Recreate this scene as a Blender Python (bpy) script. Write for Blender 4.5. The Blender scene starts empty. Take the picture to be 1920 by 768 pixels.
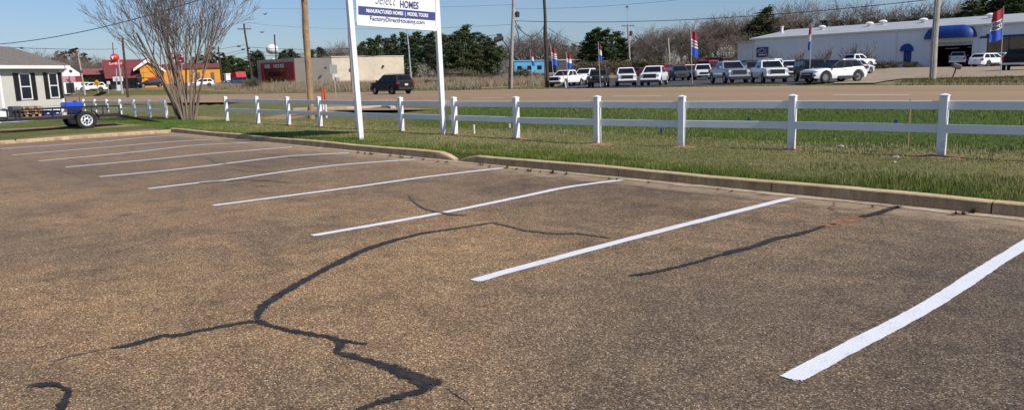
import bpy, bmesh, math, random
import numpy as np
from mathutils import Vector, Matrix
rnd = random.Random(7)
nrs = np.random.RandomState(5)
sc = bpy.context.scene
COL = sc.collection
# ------------------------------------------------------------------ camera frame (surveyed from the stripes, kerb and fence)
FOC, PITCH, ROLL, YAW, EYE = 1400.0, math.radians(9.72), math.radians(-1.665), -0.8309, 1.66
_cy, _sy = math.cos(YAW), math.sin(YAW)
FW = Vector((_sy*math.cos(PITCH), _cy*math.cos(PITCH), -math.sin(PITCH)))
RT = Vector((_cy, -_sy, 0)); UP = RT.cross(FW)
RT, UP = math.cos(ROLL)*RT+math.sin(ROLL)*UP, -math.sin(ROLL)*RT+math.cos(ROLL)*UP
CAM = Vector((0, 0, EYE))
def ray(x, y): return FW+(x-960)/FOC*RT-(y-384)/FOC*UP
def flat(x, y, z=0.0):
    d = ray(x, y); return CAM+d*((z-EYE)/d.z)
def atd(x, y, dep): return CAM+ray(x, y)*dep
def on_plane(x, y, P, n):
    d = ray(x, y); return CAM+d*((P-CAM).dot(n)/d.dot(n))
def heading(P, deg):
    """azimuth of a thing seen at P: 0 faces the viewer, + turns to the right of the picture, 180 seen from behind"""
    v = Vector((P.x, P.y, 0)).normalized(); r = Vector((v.y, -v.x, 0))
    h = -v*math.cos(math.radians(deg))+r*math.sin(math.radians(deg))
    return math.atan2(h.y, h.x)
# ------------------------------------------------------------------ materials
def srgb(r, g, b): return tuple(((c/255)/12.92 if c/255 <= .04045 else ((c/255+.055)/1.055)**2.4) for c in (r, g, b))
class NT:
    def __init__(s, m): s.t = m.node_tree; s.n = s.t.nodes; s.l = s.t.links
    def add(s, kind, **kw):
        n = s.n.new(kind)
        for k, v in kw.items():
            if k in n.inputs: n.inputs[k].default_value = v
            else: setattr(n, k, v)
        return n
    def link(s, a, b): s.l.new(a, b)
    def pos(s): return s.add('ShaderNodeNewGeometry').outputs['Position']
    def obj(s): return s.add('ShaderNodeTexCoord').outputs['Object']
    def noise(s, vec, scale, detail=4, rough=.55):
        n = s.add('ShaderNodeTexNoise', Scale=scale, Detail=detail, Roughness=rough); s.link(vec, n.inputs['Vector']); return n.outputs['Fac']
    def ramp(s, fac, stops, interp='LINEAR'):
        n = s.add('ShaderNodeValToRGB'); n.color_ramp.interpolation = interp; e = n.color_ramp.elements
        while len(e) < len(stops): e.new(.5)
        for i, (p, c) in enumerate(stops):
            e[i].position = p; e[i].color = (*c, 1) if len(c) == 3 else c
        s.link(fac, n.inputs['Fac']); return n.outputs['Color']
    def mix(s, a, b, fac, mode='MIX'):
        n = s.add('ShaderNodeMix', data_type='RGBA', blend_type=mode)
        for i, v in ((6, a), (7, b), (0, fac)):
            if hasattr(v, 'links'): s.link(v, n.inputs[i])
            elif i == 0: n.inputs[0].default_value = v
            else: n.inputs[i].default_value = (*v, 1)
        return n.outputs[2]
    def math(s, op, a, b=0.0, clamp=False):
        n = s.add('ShaderNodeMath', operation=op, use_clamp=clamp)
        for i, v in enumerate((a, b)):
            if hasattr(v, 'links'): s.link(v, n.inputs[i])
            else: n.inputs[i].default_value = v
        return n.outputs[0]
    def sep(s, vec):
        n = s.add('ShaderNodeSeparateXYZ'); s.link(vec, n.inputs[0]); return n.outputs
    def bump(s, h, strength, dist):
        n = s.add('ShaderNodeBump', Strength=strength, Distance=dist); s.link(h, n.inputs['Height']); return n.outputs[0]
def newmat(name):
    m = bpy.data.materials.new(name); m.use_nodes = True
    t = NT(m); return m, t, m.node_tree.nodes['Principled BSDF']
_mc = {}
def M(name, col, rough=.6, var=.18, scale=2.0, metal=0.0, bump=0.0, spec=.5, coat=0.0, dirt=None):
    """a surface with its own tone variation, light grime and optional bump"""
    if name in _mc: return _mc[name]
    m, t, b = newmat(name); P = t.obj()
    n1 = t.noise(P, scale, 5, .6); n2 = t.noise(P, scale*9, 3, .6)
    f = t.math('ADD', t.math('MULTIPLY', n1, .65), t.math('MULTIPLY', n2, .35))
    lo = tuple(max(0, c*(1-var*1.6)) for c in col); hi = tuple(min(1, c*(1+var)) for c in col)
    c = t.ramp(f, [(.3, lo), (.7, hi)])
    if dirt: c = t.mix(c, dirt, t.ramp(t.noise(P, scale*.7, 6, .7), [(.5, (0, 0, 0)), (.75, (.6, .6, .6))]))
    t.link(c, b.inputs['Base Color']); b.inputs['Roughness'].default_value = rough; b.inputs['Metallic'].default_value = metal
    b.inputs['Specular IOR Level'].default_value = spec; b.inputs['Coat Weight'].default_value = coat
    if bump: t.link(t.bump(n2, .5, bump), b.inputs['Normal'])
    _mc[name] = m; return m
def leafmat(name, rough=.65, transl=.0, spec=.2):
    """colour comes from the per-face tint stored on the leaves themselves"""
    if name in _mc: return _mc[name]
    m, t, b = newmat(name)
    a = t.add('ShaderNodeAttribute', attribute_name='tint')
    t.link(a.outputs['Color'], b.inputs['Base Color']); b.inputs['Roughness'].default_value = rough
    b.inputs['Specular IOR Level'].default_value = spec
    _mc[name] = m; return m
# ------------------------------------------------------------------ mesh builder
class MB:
    def __init__(s): s.v = []; s.f = []; s.m = []; s.c = None
    def add(s, vs, fs, mi=0):
        o = len(s.v); s.v += [tuple(v) for v in vs]; s.f += [tuple(i+o for i in f) for f in fs]; s.m += [mi]*len(fs); return s
    def box(s, c, d, rot=None, mi=0, bev=0):
        x, y, z = d[0]/2, d[1]/2, d[2]/2
        if bev:
            b = bev; vs = []
            for sx in (-1, 1):
                for sy in (-1, 1):
                    for sz in (-1, 1):
                        vs += [(sx*(x-b), sy*(y-b), sz*z), (sx*(x-b), sy*y, sz*(z-b)), (sx*x, sy*(y-b), sz*(z-b))]
            bm = bmesh.new(); [bm.verts.new(v) for v in vs]; r = bmesh.ops.convex_hull(bm, input=bm.verts[:])
            bm.verts.index_update(); vs = [v.co.copy() for v in bm.verts]; fs = [[v.index for v in f.verts] for f in bm.faces]; bm.free()
        else:
            vs = [(a, b_, e) for a in (-x, x) for b_ in (-y, y) for e in (-z, z)]
            fs = [(0, 1, 3, 2), (4, 6, 7, 5), (0, 4, 5, 1), (2, 3, 7, 6), (0, 2, 6, 4), (1, 5, 7, 3)]
        c = Vector(c)
        vs = [((rot @ Vector(v)) if rot else Vector(v))+c for v in vs]
        return s.add(vs, fs, mi)
    def tube(s, pts, rad, n=8, mi=0, cap=True):
        pts = [Vector(p) for p in pts]
        if not hasattr(rad, '__len__'): rad = [rad]*len(pts)
        vs = []; prev = None
        for i, p in enumerate(pts):
            d = (pts[min(i+1, len(pts)-1)]-pts[max(i-1, 0)])
            d = d.normalized() if d.length > 1e-9 else Vector((0, 0, 1))
            ref = prev if prev and abs(prev.dot(d)) < .95 else (Vector((1, 0, 0)) if abs(d.x) < .8 else Vector((0, 1, 0)))
            u = (ref-d*ref.dot(d)).normalized(); prev = u; w = d.cross(u)
            vs += [p+(u*math.cos(a)+w*math.sin(a))*rad[i] for a in (2*math.pi*k/n for k in range(n))]
        fs = [(i*n+k, i*n+(k+1) % n, (i+1)*n+(k+1) % n, (i+1)*n+k) for i in range(len(pts)-1) for k in range(n)]
        if cap and n > 2: fs += [tuple(range(n))[::-1], tuple((len(pts)-1)*n+k for k in range(n))]
        return s.add(vs, fs, mi)
    def prism(s, poly, axis, a, b, mi=0):
        """extrude a 2-D outline along an axis between a and b"""
        def mk(p, t): return {'x': (t, p[0], p[1]), 'y': (p[0], t, p[1]), 'z': (p[0], p[1], t)}[axis]
        n = len(poly); vs = [mk(p, a) for p in poly]+[mk(p, b) for p in poly]
        return s.add(vs, [tuple(range(n))[::-1], tuple(range(n, 2*n))]+[(i, (i+1) % n, n+(i+1) % n, n+i) for i in range(n)], mi)
    def quad(s, a, b, c, d, mi=0): return s.add([a, b, c, d], [(0, 1, 2, 3)], mi)
    def lathe(s, prof, n=20, c=(0, 0, 0), axis='z', mi=0, ring=False):
        vs = []
        for r, h in prof:
            for k in range(n):
                a = 2*math.pi*k/n; x, y = r*math.cos(a), r*math.sin(a)
                vs.append(Vector(c)+Vector({'z': (x, y, h), 'y': (x, h, y), 'x': (h, x, y)}[axis]))
        m = len(prof)
        return s.add(vs, [(i*n+k, i*n+(k+1) % n, (i+1)*n+(k+1) % n, (i+1)*n+k) for i in range(m-1) for k in range(n)]+([tuple((m-1)*n+k for k in range(n))[::-1], tuple(range(n))] if not ring else [((m-1)*n+k, (m-1)*n+(k+1) % n, (k+1) % n, k) for k in range(n)]), mi)
    def mesh(s, name, mats, smooth=False, fix=True):
        me = bpy.data.meshes.new(name); me.from_pydata(s.v, [], s.f)
        mats = mats if isinstance(mats, (list, tuple)) else [mats]
        for m in mats: me.materials.append(m)
        if len(mats) > 1: me.polygons.foreach_set('material_index', s.m)
        if fix and len(s.f) < 30000:
            bm = bmesh.new(); bm.from_mesh(me); bmesh.ops.recalc_face_normals(bm, faces=bm.faces[:]); bm.to_mesh(me); bm.free()
        if smooth:
            me.polygons.foreach_set('use_smooth', [True]*len(me.polygons))
            if smooth != 'all': me.set_sharp_from_angle(angle=math.radians(smooth if smooth is not True else 40))
        me.update(); return me
    def build(s, name, mats, parent=None, smooth=False, loc=None, rz=0, fix=True):
        return link(name, s.mesh(name, mats, smooth, fix), parent, loc, rz)
def link(name, data, parent=None, loc=None, rz=0):
    o = bpy.data.objects.new(name, data); COL.objects.link(o); o.parent = parent
    if loc is not None: o.location = loc
    o.rotation_euler = (0, 0, rz); return o
def tag(o, label, cat, group=None):
    o['label'] = label; o['category'] = cat
    if group: o['group'] = group
    return o
def thing(name, label, cat, loc=(0, 0, 0), rz=0, group=None):
    return tag(link(name, None, None, loc, rz), label, cat, group)
def struct(o, kind='structure'): o['kind'] = kind; return o
def copy_thing(root, loc, rz, label, group=None, s=None, sz=None):
    r = root.copy(); COL.objects.link(r); r.location = loc; r.rotation_euler = (0, 0, rz); r['label'] = label
    if group: r['group'] = group
    if s: r.scale = (s, s, sz or s)
    for ch in root.children:
        c = ch.copy(); COL.objects.link(c); c.parent = r
        for g in ch.children:
            d = g.copy(); COL.objects.link(d); d.parent = c
    return r
def text(name, body, size, mat, parent, loc, rot=(math.pi/2, 0, 0), shear=0, sx=1.0, bold=0, space=1.0, align='CENTER'):
    cu = bpy.data.curves.new(name, 'FONT'); cu.body = body; cu.size = size; cu.align_x = align; cu.align_y = 'CENTER'
    cu.shear = shear; cu.offset = bold; cu.space_character = space; cu.resolution_u = 4; cu.extrude = .003
    t = bpy.data.objects.new(name, cu); COL.objects.link(t); bpy.context.view_layer.update()
    me = bpy.data.meshes.new_from_object(t); bpy.data.objects.remove(t); me.name = name
    me.materials.clear(); me.materials.append(mat)
    me.transform(Matrix.Translation(Vector(loc)) @ Matrix.Rotation(rot[2], 4, 'Z') @ Matrix.Rotation(rot[0], 4, 'X') @ Matrix.Diagonal((sx, 1, 1, 1)))
    return link(name, me, parent)
# ------------------------------------------------------------------ terrain heights: known spots, blended
CP = []
def spot(x, y, dep):
    P = atd(x, y, dep); CP.append(tuple(P)); return P
def cpz(x, y, z): CP.append((x, y, z))
def G(x, y):
    a = np.asarray(x, float); b = np.asarray(y, float); C = _CP
    d2 = (a[..., None]-C[:, 0])**2+(b[..., None]-C[:, 1])**2+.01
    w = d2**-1.6
    return (w*C[:, 2]).sum(-1)/w.sum(-1)
def gat(x, y, far=450, off=0.0):
    d = ray(x, y); ts = np.geomspace(6, far, 700)
    X = d.x*ts; Y = d.y*ts; Z = EYE+d.z*ts; h = Z-G(X, Y)-off
    i = int(np.argmax(h < 0)) if (h < 0).any() else len(ts)-1
    i = max(i, 1); a, b = h[i-1], h[i]; k = a/(a-b) if a != b and b < 0 else 1.0
    t = ts[i-1]+(ts[i]-ts[i-1])*k
    return CAM+d*t
def gz(P): return Vector((P[0], P[1], float(G(np.array(P[0]), np.array(P[1])))))
# ------------------------------------------------------------------ where the far things stand (picture point, distance)
VEH = [ # x, y, distance, heading, kind, paint, label, group
 (1063, 163, 88, -30, 'pickup', 'white', 'white pickup behind the leaning orange-topped post, first in the front row of the dealer lot'),
 (1101, 158.5, 92, -25, 'pickup', 'white', 'white pickup parked just behind the leftmost white pickup of the lot'),
 (1123, 165, 78.5, -6, 'jeep', 'charcoal', 'dark grey boxy off-roader with a flag pole standing in front of its grille'),
 (1173, 162, 79, 3, 'pickup', 'white', 'white pickup facing the road beside the dark grey off-roader'),
 (1227, 161, 74, -9, 'pickup', 'white', 'white pickup facing the road with a red vehicle visible behind its roof'),
 (1199, 146.5, 128, 160, 'suv', 'maroon', 'maroon car half hidden between the two white pickups that face the road'),
 (1250, 141.5, 118, 150, 'suv', 'red', 'bright red car behind the right shoulder of a white pickup'),
 (1272, 152, 87, 12, 'suv', 'slate', 'dark grey car left of the striped flag pole in the dealer lot'),
 (1317, 150, 85, 4, 'suv', 'white', 'small white crossover in front of the tall red van'),
 (1331, 145.5, 96, 160, 'van', 'red', 'tall red van standing behind the small white crossover'),
 (1292, 147, 99, 25, 'suv', 'maroon', 'dark red car behind the striped flag pole'),
 (1366, 157, 66, 17, 'pickup', 'silver', 'silver blue pickup with chrome grille facing the road'),
 (1402, 144, 84, -15, 'suv', 'black', 'black car with a pale roof behind the silver blue pickup'),
 (1411, 148, 76, 14, 'suv', 'slate', 'dark car tucked against the left side of a white pickup'),
 (1440, 156, 65, 14, 'pickup', 'white', 'white pickup with chrome grille facing the road, below the blue square sign'),
 (1447, 142, 88, 150, 'pickup', 'white', 'white pickup whose cab shows above the roof of another pickup below the blue sign'),
 (1480, 146.5, 84, 4, 'pickup', 'white', 'white pickup parked further back, between a white pickup and the black truck'),
 (1521, 154, 63, 18, 'jeep', 'black', 'black rugged truck behind the white crossover with a black roof'),
 (1549, 143, 90, -20, 'suv', 'white', 'white car seen only by its roof behind the black truck'),
 (1562, 155.5, 56, -50, 'sport', 'white', 'white sporty crossover with black roof, nose angled to the left at the lot corner'),
 (1603, 140.5, 76, 150, 'car', 'ice', 'pale car seen from behind just past the white sporty crossover'),
 (1600, 130, 98.5, 138, 'pickup', 'white', 'white pickup parked at the bare shrubs by the long white wall'),
 (1855, 126, 83.5, 143, 'car', 'white', 'white wagon seen from behind beside the open garage bay'),
 (1888, 123, 90, 150, 'car', 'ice', 'pale grey car between the white wagon and the dark pickup'),
 (1908, 133, 67.2, 175, 'pickup', 'black', 'dark pickup with chrome rear bumper at the right edge'),
 (1795, 124.5, 103, 178, 'pickup', 'silver', 'silver pickup standing inside the open garage bay'),
 (148, 171.5, 128, -95, 'car', 'white', 'leftmost white car of the row below the yellow warning sign'),
 (162, 171.5, 130, 20, 'car', 'white', 'white car in the middle of the row below the yellow warning sign'),
 (174, 171.5, 128, -95, 'car', 'white', 'white car nearest the yellow warning sign in the row'),
 (284, 164, 132, -80, 'car', 'black', 'black car parked at the red awning of the orange restaurant'),
 (378, 163.5, 136, -90, 'car', 'white', 'white car parked under the right windows of the orange restaurant'),
 (444, 160, 140, -90, 'car', 'navy', 'dark blue car beside the white pillar right of the orange restaurant'),
]
SUV = (735, 175, 68)
ROAD_FAR = [(0, 181.5), (200, 180), (500, 176), (700, 173), (960, 168), (1200, 165.3), (1500, 161.3), (1750, 160.5), (1920, 160.2)]
ROAD_NEAR = [(0, 197), (200, 194), (500, 191), (700, 190.5), (960, 191), (1270, 192), (1488, 192.5), (1767, 194.5), (1920, 195)]
ZR = .42
for v in VEH: spot(*v[:3])
spot(*SUV)
for p in ROAD_FAR+ROAD_NEAR: cpz(*flat(p[0], p[1], ZR))
for x in range(-48, 16, 4):
    for y in (10.5, 13.5): cpz(x, y, .13)
for x in range(-64, 16, 6): cpz(x, 16.5, .12)
for p in ((-34, 6), (-34, 2), (-40, 6), (-46, 8), (-44, 11), (-52, 12), (-31, 4), (-31, 8), (-46, 2), (-40, -4), (-60, 8), (-60, 0), (-34, -10)): cpz(p[0], p[1], .08)
DOOR = spot(1700, 127, 106); BAYL = spot(1743, 127, 104); BAYR = spot(1823, 126, 100.5)
ANX = spot(1398, 128, 127)
TANL = spot(625, 157.3, 147); TANR = spot(757, 152.5, 155); TANF = spot(492, 160, 152)
ORL = spot(265, 165.5, 143); ORR = spot(415, 162, 150)
spot(140, 173, 128); spot(60, 178, 128); spot(990, 137, 230); spot(1070, 135, 230); spot(820, 152, 180); spot(930, 150, 180); spot(1210, 128, 175)
spot(690, 151, 190); spot(590, 155, 190); spot(1130, 140, 150); spot(1350, 133, 150); spot(1000, 145, 170); spot(1600, 122, 150); spot(1850, 115, 150)
for x, y in ((-500, 100), (-400, 300), (-300, 420), (-150, 380), (-60, 330), (40, 300), (100, 150), (60, 70), (-900, 300), (-700, 900), (0, 900), (-2500, 800), (-2500, 2500), (0, 3000), (800, 800), (-700, 0), (300, 100)): cpz(x, y, 2.6)
_CP = np.array(CP)
# ------------------------------------------------------------------ ground sheet
def in_poly(X, Y, poly):
    r = np.zeros(X.shape, bool); n = len(poly)
    for i in range(n):
        x1, y1 = poly[i][:2]; x2, y2 = poly[(i+1) % n][:2]
        c = ((y1 > Y) != (y2 > Y)) & (X < (x2-x1)*(Y-y1)/((y2-y1) or 1e-9)+x1); r ^= c
    return r
def seg_d(X, Y, pts):
    best = np.full(X.shape, 1e9)
    for a, b in zip(pts[:-1], pts[1:]):
        ax, ay = a[0], a[1]; dx, dy = b[0]-ax, b[1]-ay; L = dx*dx+dy*dy
        t = np.clip(((X-ax)*dx+(Y-ay)*dy)/L, 0, 1)
        best = np.minimum(best, np.hypot(X-ax-t*dx, Y-ay-t*dy))
    return best
def vnoise(X, Y, s, seed=0):
    r = np.random.RandomState(seed).rand(256, 256); x = X/s+1000; y = Y/s+1000
    i = np.floor(x).astype(int); j = np.floor(y).astype(int); fx = x-i; fy = y-j; fx = fx*fx*(3-2*fx); fy = fy*fy*(3-2*fy)
    g = lambda a, b: r[a % 256, b % 256]
    return (g(i, j)*(1-fx)+g(i+1, j)*fx)*(1-fy)+(g(i, j+1)*(1-fx)+g(i+1, j+1)*fx)*fy
def ext(pts, k0, k1):
    a = pts[0]+(pts[0]-pts[1]).normalized()*k0; b = pts[-1]+(pts[-1]-pts[-2]).normalized()*k1
    return [a]+pts+[b]
RF = ext([flat(x, y, ZR) for x, y in ROAD_FAR], 500, 120)
RN = ext([flat(x, y, ZR) for x, y in ROAD_NEAR], 500, 120)
RPOLY = RF+RN[::-1]
KY = 9.40                      # foot of the kerb face
KX = -28.75                    # face of the kerb at the end of the lot
PATH = [flat(x, y, .12) for x, y in ((-60, 247), (60, 241), (180, 236.5), (300, 231), (400, 219), (480, 213.5), (560, 208), (640, 204), (700, 201), (770, 198))]
def ground_colour(X, Y):
    n1 = vnoise(X, Y, 1.6, 1); n2 = vnoise(X, Y, .5, 2); n3 = vnoise(X, Y, 6, 3)
    lush = np.array([.07, .115, .025]); straw = np.array([.27, .23, .125]); olive = np.array([.15, .155, .062]); dirt = np.array([.36, .26, .16]); field = np.array([.27, .21, .13])
    def lerp(a, b, t): t = np.clip(t, 0, 1)[..., None]; return a*(1-t)+b*t
    c = lerp(np.broadcast_to(olive, X.shape+(3,)), straw, (n1*.6+n2*.4-.35)*1.6)
    k = np.clip(1-(Y-9.5)/1.6+(n1-.5)*.9, 0, 1); c = lerp(c, lush, k*.9)
    # tall green bank next to the road, right of the sign
    dn = seg_d(X, Y, RN); bank = np.clip((13.0-dn)/4, 0, 1)*np.clip((X+31)/5, 0, 1)*(Y > 14.5)
    c = lerp(c, np.array([.075, .12, .03]), bank*(.7+.6*n1))
    left = np.clip((-29.5-X)/2, 0, 1)*(Y < 30)
    c = lerp(c, np.array([.15, .15, .062]), left*.8*(n1+.2))
    c = lerp(c, dirt, np.clip((1.9-seg_d(X, Y, PATH))/.7+(n2-.5), 0, 1)*.95)
    sand = np.clip((KX-.2-X)/.2, 0, 1)*np.clip((X-KX+2.2)/.5, 0, 1)*(Y < 9.3); c = lerp(c, dirt*.85, sand*np.clip(n1*1.6, 0, 1))
    # beyond the road
    beyond = (seg_d(X, Y, RF) < seg_d(X, Y, RN)) & ~in_poly(X, Y, RPOLY)
    fc = lerp(np.broadcast_to(field, X.shape+(3,)), np.array([.16, .15, .07]), (n3-.4)*1.5)
    edge = np.clip(1-seg_d(X, Y, RF)/4.5, 0, 1); fc = lerp(fc, np.array([.11, .13, .045]), np.clip(edge*1.4, 0, 1)*(.55+.5*n1))
    far = np.clip((np.hypot(X, Y)-260)/200, 0, 1); fc = lerp(fc, np.array([.10, .09, .05]), far)
    c = np.where(beyond[..., None], fc, c)
    return c
xs = np.concatenate([np.geomspace(4000, 190, 12)*-1, np.arange(-180, -62, 1.6), np.arange(-62, -30, .5), np.arange(-30, KX-.3, .25), [KX-.14, KX-.02], np.arange(-28, 8, .5), np.geomspace(9, 900, 16)])
ys = np.concatenate([-np.geomspace(900, 14, 12), np.arange(-12, 9.2, .6), [KY+.06, KY+.16], np.arange(9.9, 34, .4), np.arange(34, 130, 1.3), np.geomspace(132, 4000, 26)])
X, Y = np.meshgrid(xs, ys, indexing='ij'); Z = G(X, Y)
Z = np.where((X > KX-.06) & (Y < KY+.1), -.12, Z)
Z = np.where((X > KX-.5) & (Y > KY+.1) & (Y < 10.3), .125, Z)
Z = np.where((X < KX-.1) & (X > KX-1.2) & (Y < KY+1), .085, Z)
inr = in_poly(X, Y, RPOLY); Z = np.where(inr, ZR-.1, Z)
# shallow swale between lawn and road
dn = seg_d(X, Y, RN); Z -= np.where((Y > 14.5) & ~inr & (dn < 14) & (X > -60), .32*np.exp(-((dn-7)/3.0)**2), 0)
nx, ny = X.shape
me = bpy.data.meshes.new('ground')
idx = np.arange(nx*ny).reshape(nx, ny)
q = np.stack([idx[:-1, :-1], idx[1:, :-1], idx[1:, 1:], idx[:-1, 1:]], -1).reshape(-1, 4)
me.from_pydata(np.stack([X, Y, Z], -1).reshape(-1, 3).tolist(), [], q.tolist())
at = me.color_attributes.new('tint', 'FLOAT_COLOR', 'POINT')
cc = np.ones((nx*ny, 4)); cc[:, :3] = ground_colour(X, Y).reshape(-1, 3); at.data.foreach_set('color', cc.ravel())
me.polygons.foreach_set('use_smooth', [True]*len(me.polygons))
gm, t, b = newmat('ground_turf_and_soil')
P = t.pos(); a = t.add('ShaderNodeAttribute', attribute_name='tint').outputs['Color']
f1 = t.noise(P, 6, 6, .7); f2 = t.noise(P, 45, 3, .6)
c = t.mix(a, t.ramp(f1, [(.3, (.55, .55, .55)), (.7, (1.35, 1.3, 1.2))]), .8, 'MULTIPLY')
c = t.mix(c, t.ramp(f2, [(.3, (.55, .6, .5)), (.7, (1.4, 1.35, 1.25))]), .8, 'MULTIPLY')
t.link(c, b.inputs['Base Color']); b.inputs['Roughness'].default_value = .95; b.inputs['Specular IOR Level'].default_value = .1
t.link(t.bump(t.math('ADD', f1, f2), .6, .06), b.inputs['Normal'])
me.materials.append(gm); struct(link('ground', me))
def GZ(x, y):   # ground height including the swale, for small things
    z = float(G(np.array(x), np.array(y))); d = float(seg_d(np.array([x]), np.array([y]), RN)[0])
    if y > 14.5 and d < 14 and x > -60: z -= .32*math.exp(-((d-7)/3.0)**2)
    return z
# ------------------------------------------------------------------ asphalt of the lot
am, t, b = newmat('chip_seal_asphalt')
P = t.pos(); S = t.sep(P)
vo = t.add('ShaderNodeTexVoronoi', Scale=115.0, Randomness=1.0); t.link(P, vo.inputs['Vector'])
cell = t.sep(vo.outputs['Color'])
chip = t.ramp(cell[0], [(0, (.075, .056, .042)), (.25, (.15, .112, .079)), (.6, (.235, .177, .122)), (.85, (.345, .265, .185)), (.96, (.52, .42, .30)), (1, (.72, .62, .48))])
shade = t.ramp(vo.outputs['Distance'], [(.0, (1.25, 1.25, 1.25)), (.55, (.8, .8, .8)), (.9, (.5, .5, .5))])
c = t.mix(chip, shade, 1.0, 'MULTIPLY')
vo2 = t.add('ShaderNodeTexVoronoi', Scale=34.0); t.link(P, vo2.inputs['Vector']); cell2 = t.sep(vo2.outputs['Color'])
peb = t.math('MULTIPLY', t.ramp(cell2[1], [(.9, (0, 0, 0)), (.93, (1, 1, 1))]), t.ramp(vo2.outputs['Distance'], [(.22, (1, 1, 1)), (.34, (0, 0, 0))]))
c = t.mix(c, (.42, .34, .24), t.math('MULTIPLY', peb, .65))
big = t.noise(P, .16, 5, .6); mid = t.noise(P, .75, 5, .65); sm = t.noise(P, 3.2, 5, .65)
c = t.mix(c, t.ramp(big, [(.36, (.55, .57, .62)), (.5, (.95, .93, .9)), (.64, (1.32, 1.22, 1.06))]), .9, 'MULTIPLY')
c = t.mix(c, t.ramp(mid, [(.33, (.55, .56, .6)), (.46, (.96, .95, .94)), (.62, (1.08, 1.04, 1.0)), (.74, (1.4, 1.28, 1.1))]), .85, 'MULTIPLY')
c = t.mix(c, t.ramp(sm, [(.3, (.68, .68, .70)), (.7, (1.26, 1.23, 1.18))]), .8, 'MULTIPLY')
mp = t.add('ShaderNodeMapping'); mp.inputs['Scale'].default_value = (.25, 1.6, 1); mp.inputs['Rotation'].default_value = (0, 0, .5); t.link(P, mp.inputs['Vector'])
tr = t.noise(mp.outputs[0], .55, 5, .6)     # scuffs drawn out along the way cars swing in
c = t.mix(c, t.ramp(tr, [(.3, (.6, .62, .66)), (.42, (1, 1, 1)), (.6, (1, 1, 1)), (.72, (1.22, 1.18, 1.12))]), .75, 'MULTIPLY')
# tan and bare to the left, darker binder to the right of the bays
lr = t.math('ADD', t.math('MULTIPLY', t.math('ADD', S[0], 2.6), .22), t.math('MULTIPLY', t.math('SUBTRACT', mid, .5), .9), )
c = t.mix(c, t.ramp(t.math('ADD', lr, .5), [(0, (1.16, 1.06, .92)), (.55, (.92, .9, .87)), (1, (.66, .66, .69))]), .95, 'MULTIPLY')
# sun-bleached far end
fr = t.math('MULTIPLY', t.math('ADD', S[0], 7.0), -.055, True)
c = t.mix(c, (.235, .168, .12), t.math('MULTIPLY', fr, .6))
# blown sand toward the kerb
sd = t.math('ADD', t.math('MULTIPLY', t.math('SUBTRACT', S[1], 8.4), 1.15), t.math('MULTIPLY', t.math('SUBTRACT', sm, .5), 1.7))
c = t.mix(c, (.36, .265, .175), t.math('MULTIPLY', t.ramp(sd, [(.2, (0, 0, 0)), (.8, (1, 1, 1))]), .72))
# oil drips, tyre scrub and pale spills
ov = t.add('ShaderNodeTexVoronoi', Scale=.85); t.link(P, ov.inputs['Vector']); oc_ = t.sep(ov.outputs['Color'])
od = t.math('ADD', ov.outputs['Distance'], t.math('MULTIPLY', t.math('SUBTRACT', t.noise(P, 6, 4), .5), .16))
c = t.mix(c, (.03, .025, .022), t.math('MULTIPLY', t.math('MULTIPLY', t.ramp(od, [(.03, (1, 1, 1)), (.14, (0, 0, 0))]), t.ramp(oc_[0], [(.66, (0, 0, 0)), (.7, (1, 1, 1))])), .5))
c = t.mix(c, (.36, .29, .21), t.math('MULTIPLY', t.math('MULTIPLY', t.ramp(od, [(.03, (1, 1, 1)), (.11, (0, 0, 0))]), t.ramp(oc_[1], [(.86, (0, 0, 0)), (.9, (1, 1, 1))])), .45))
mt = t.add('ShaderNodeMapping'); mt.inputs['Scale'].default_value = (.12, 2.2, 1); mt.inputs['Rotation'].default_value = (0, 0, -.95); t.link(P, mt.inputs['Vector'])
c = t.mix(c, (.045, .037, .033), t.math('MULTIPLY', t.math('MULTIPLY', t.ramp(t.noise(mt.outputs[0], .9, 3, .5), [(.6, (0, 0, 0)), (.72, (1, 1, 1))]), t.ramp(big, [(.4, (1, 1, 1)), (.6, (.1, .1, .1))])), .45))
# hairline cracks
wp = t.add('ShaderNodeVectorMath', operation='ADD'); ns = t.add('ShaderNodeTexNoise', Scale=1.1, Detail=5.0); t.link(P, ns.inputs['Vector']); t.link(P, wp.inputs[0]); t.link(ns.outputs['Color'], wp.inputs[1])
cr = t.add('ShaderNodeTexVoronoi', feature='DISTANCE_TO_EDGE', Scale=.16); t.link(wp.outputs[0], cr.inputs['Vector'])
crm = t.math('MULTIPLY', t.ramp(cr.outputs['Distance'], [(.0, (1, 1, 1)), (.0022, (0, 0, 0))]), t.ramp(t.noise(P, .4, 2), [(.48, (0, 0, 0)), (.6, (1, 1, 1))]))
c = t.mix(c, (.018, .014, .012), t.math('MULTIPLY', crm, .8))
t.link(c, b.inputs['Base Color']); b.inputs['Roughness'].default_value = .88; b.inputs['Specular IOR Level'].default_value = .25
t.link(t.bump(t.math('SUBTRACT', 1.0, vo.outputs['Distance']), .55, .006), b.inputs['Normal'])
struct(MB().quad((KX-.05, -60, 0), (60, -60, 0), (60, KY+.05, 0), (KX-.05, KY+.05, 0)).build('parking_lot', am))
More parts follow.
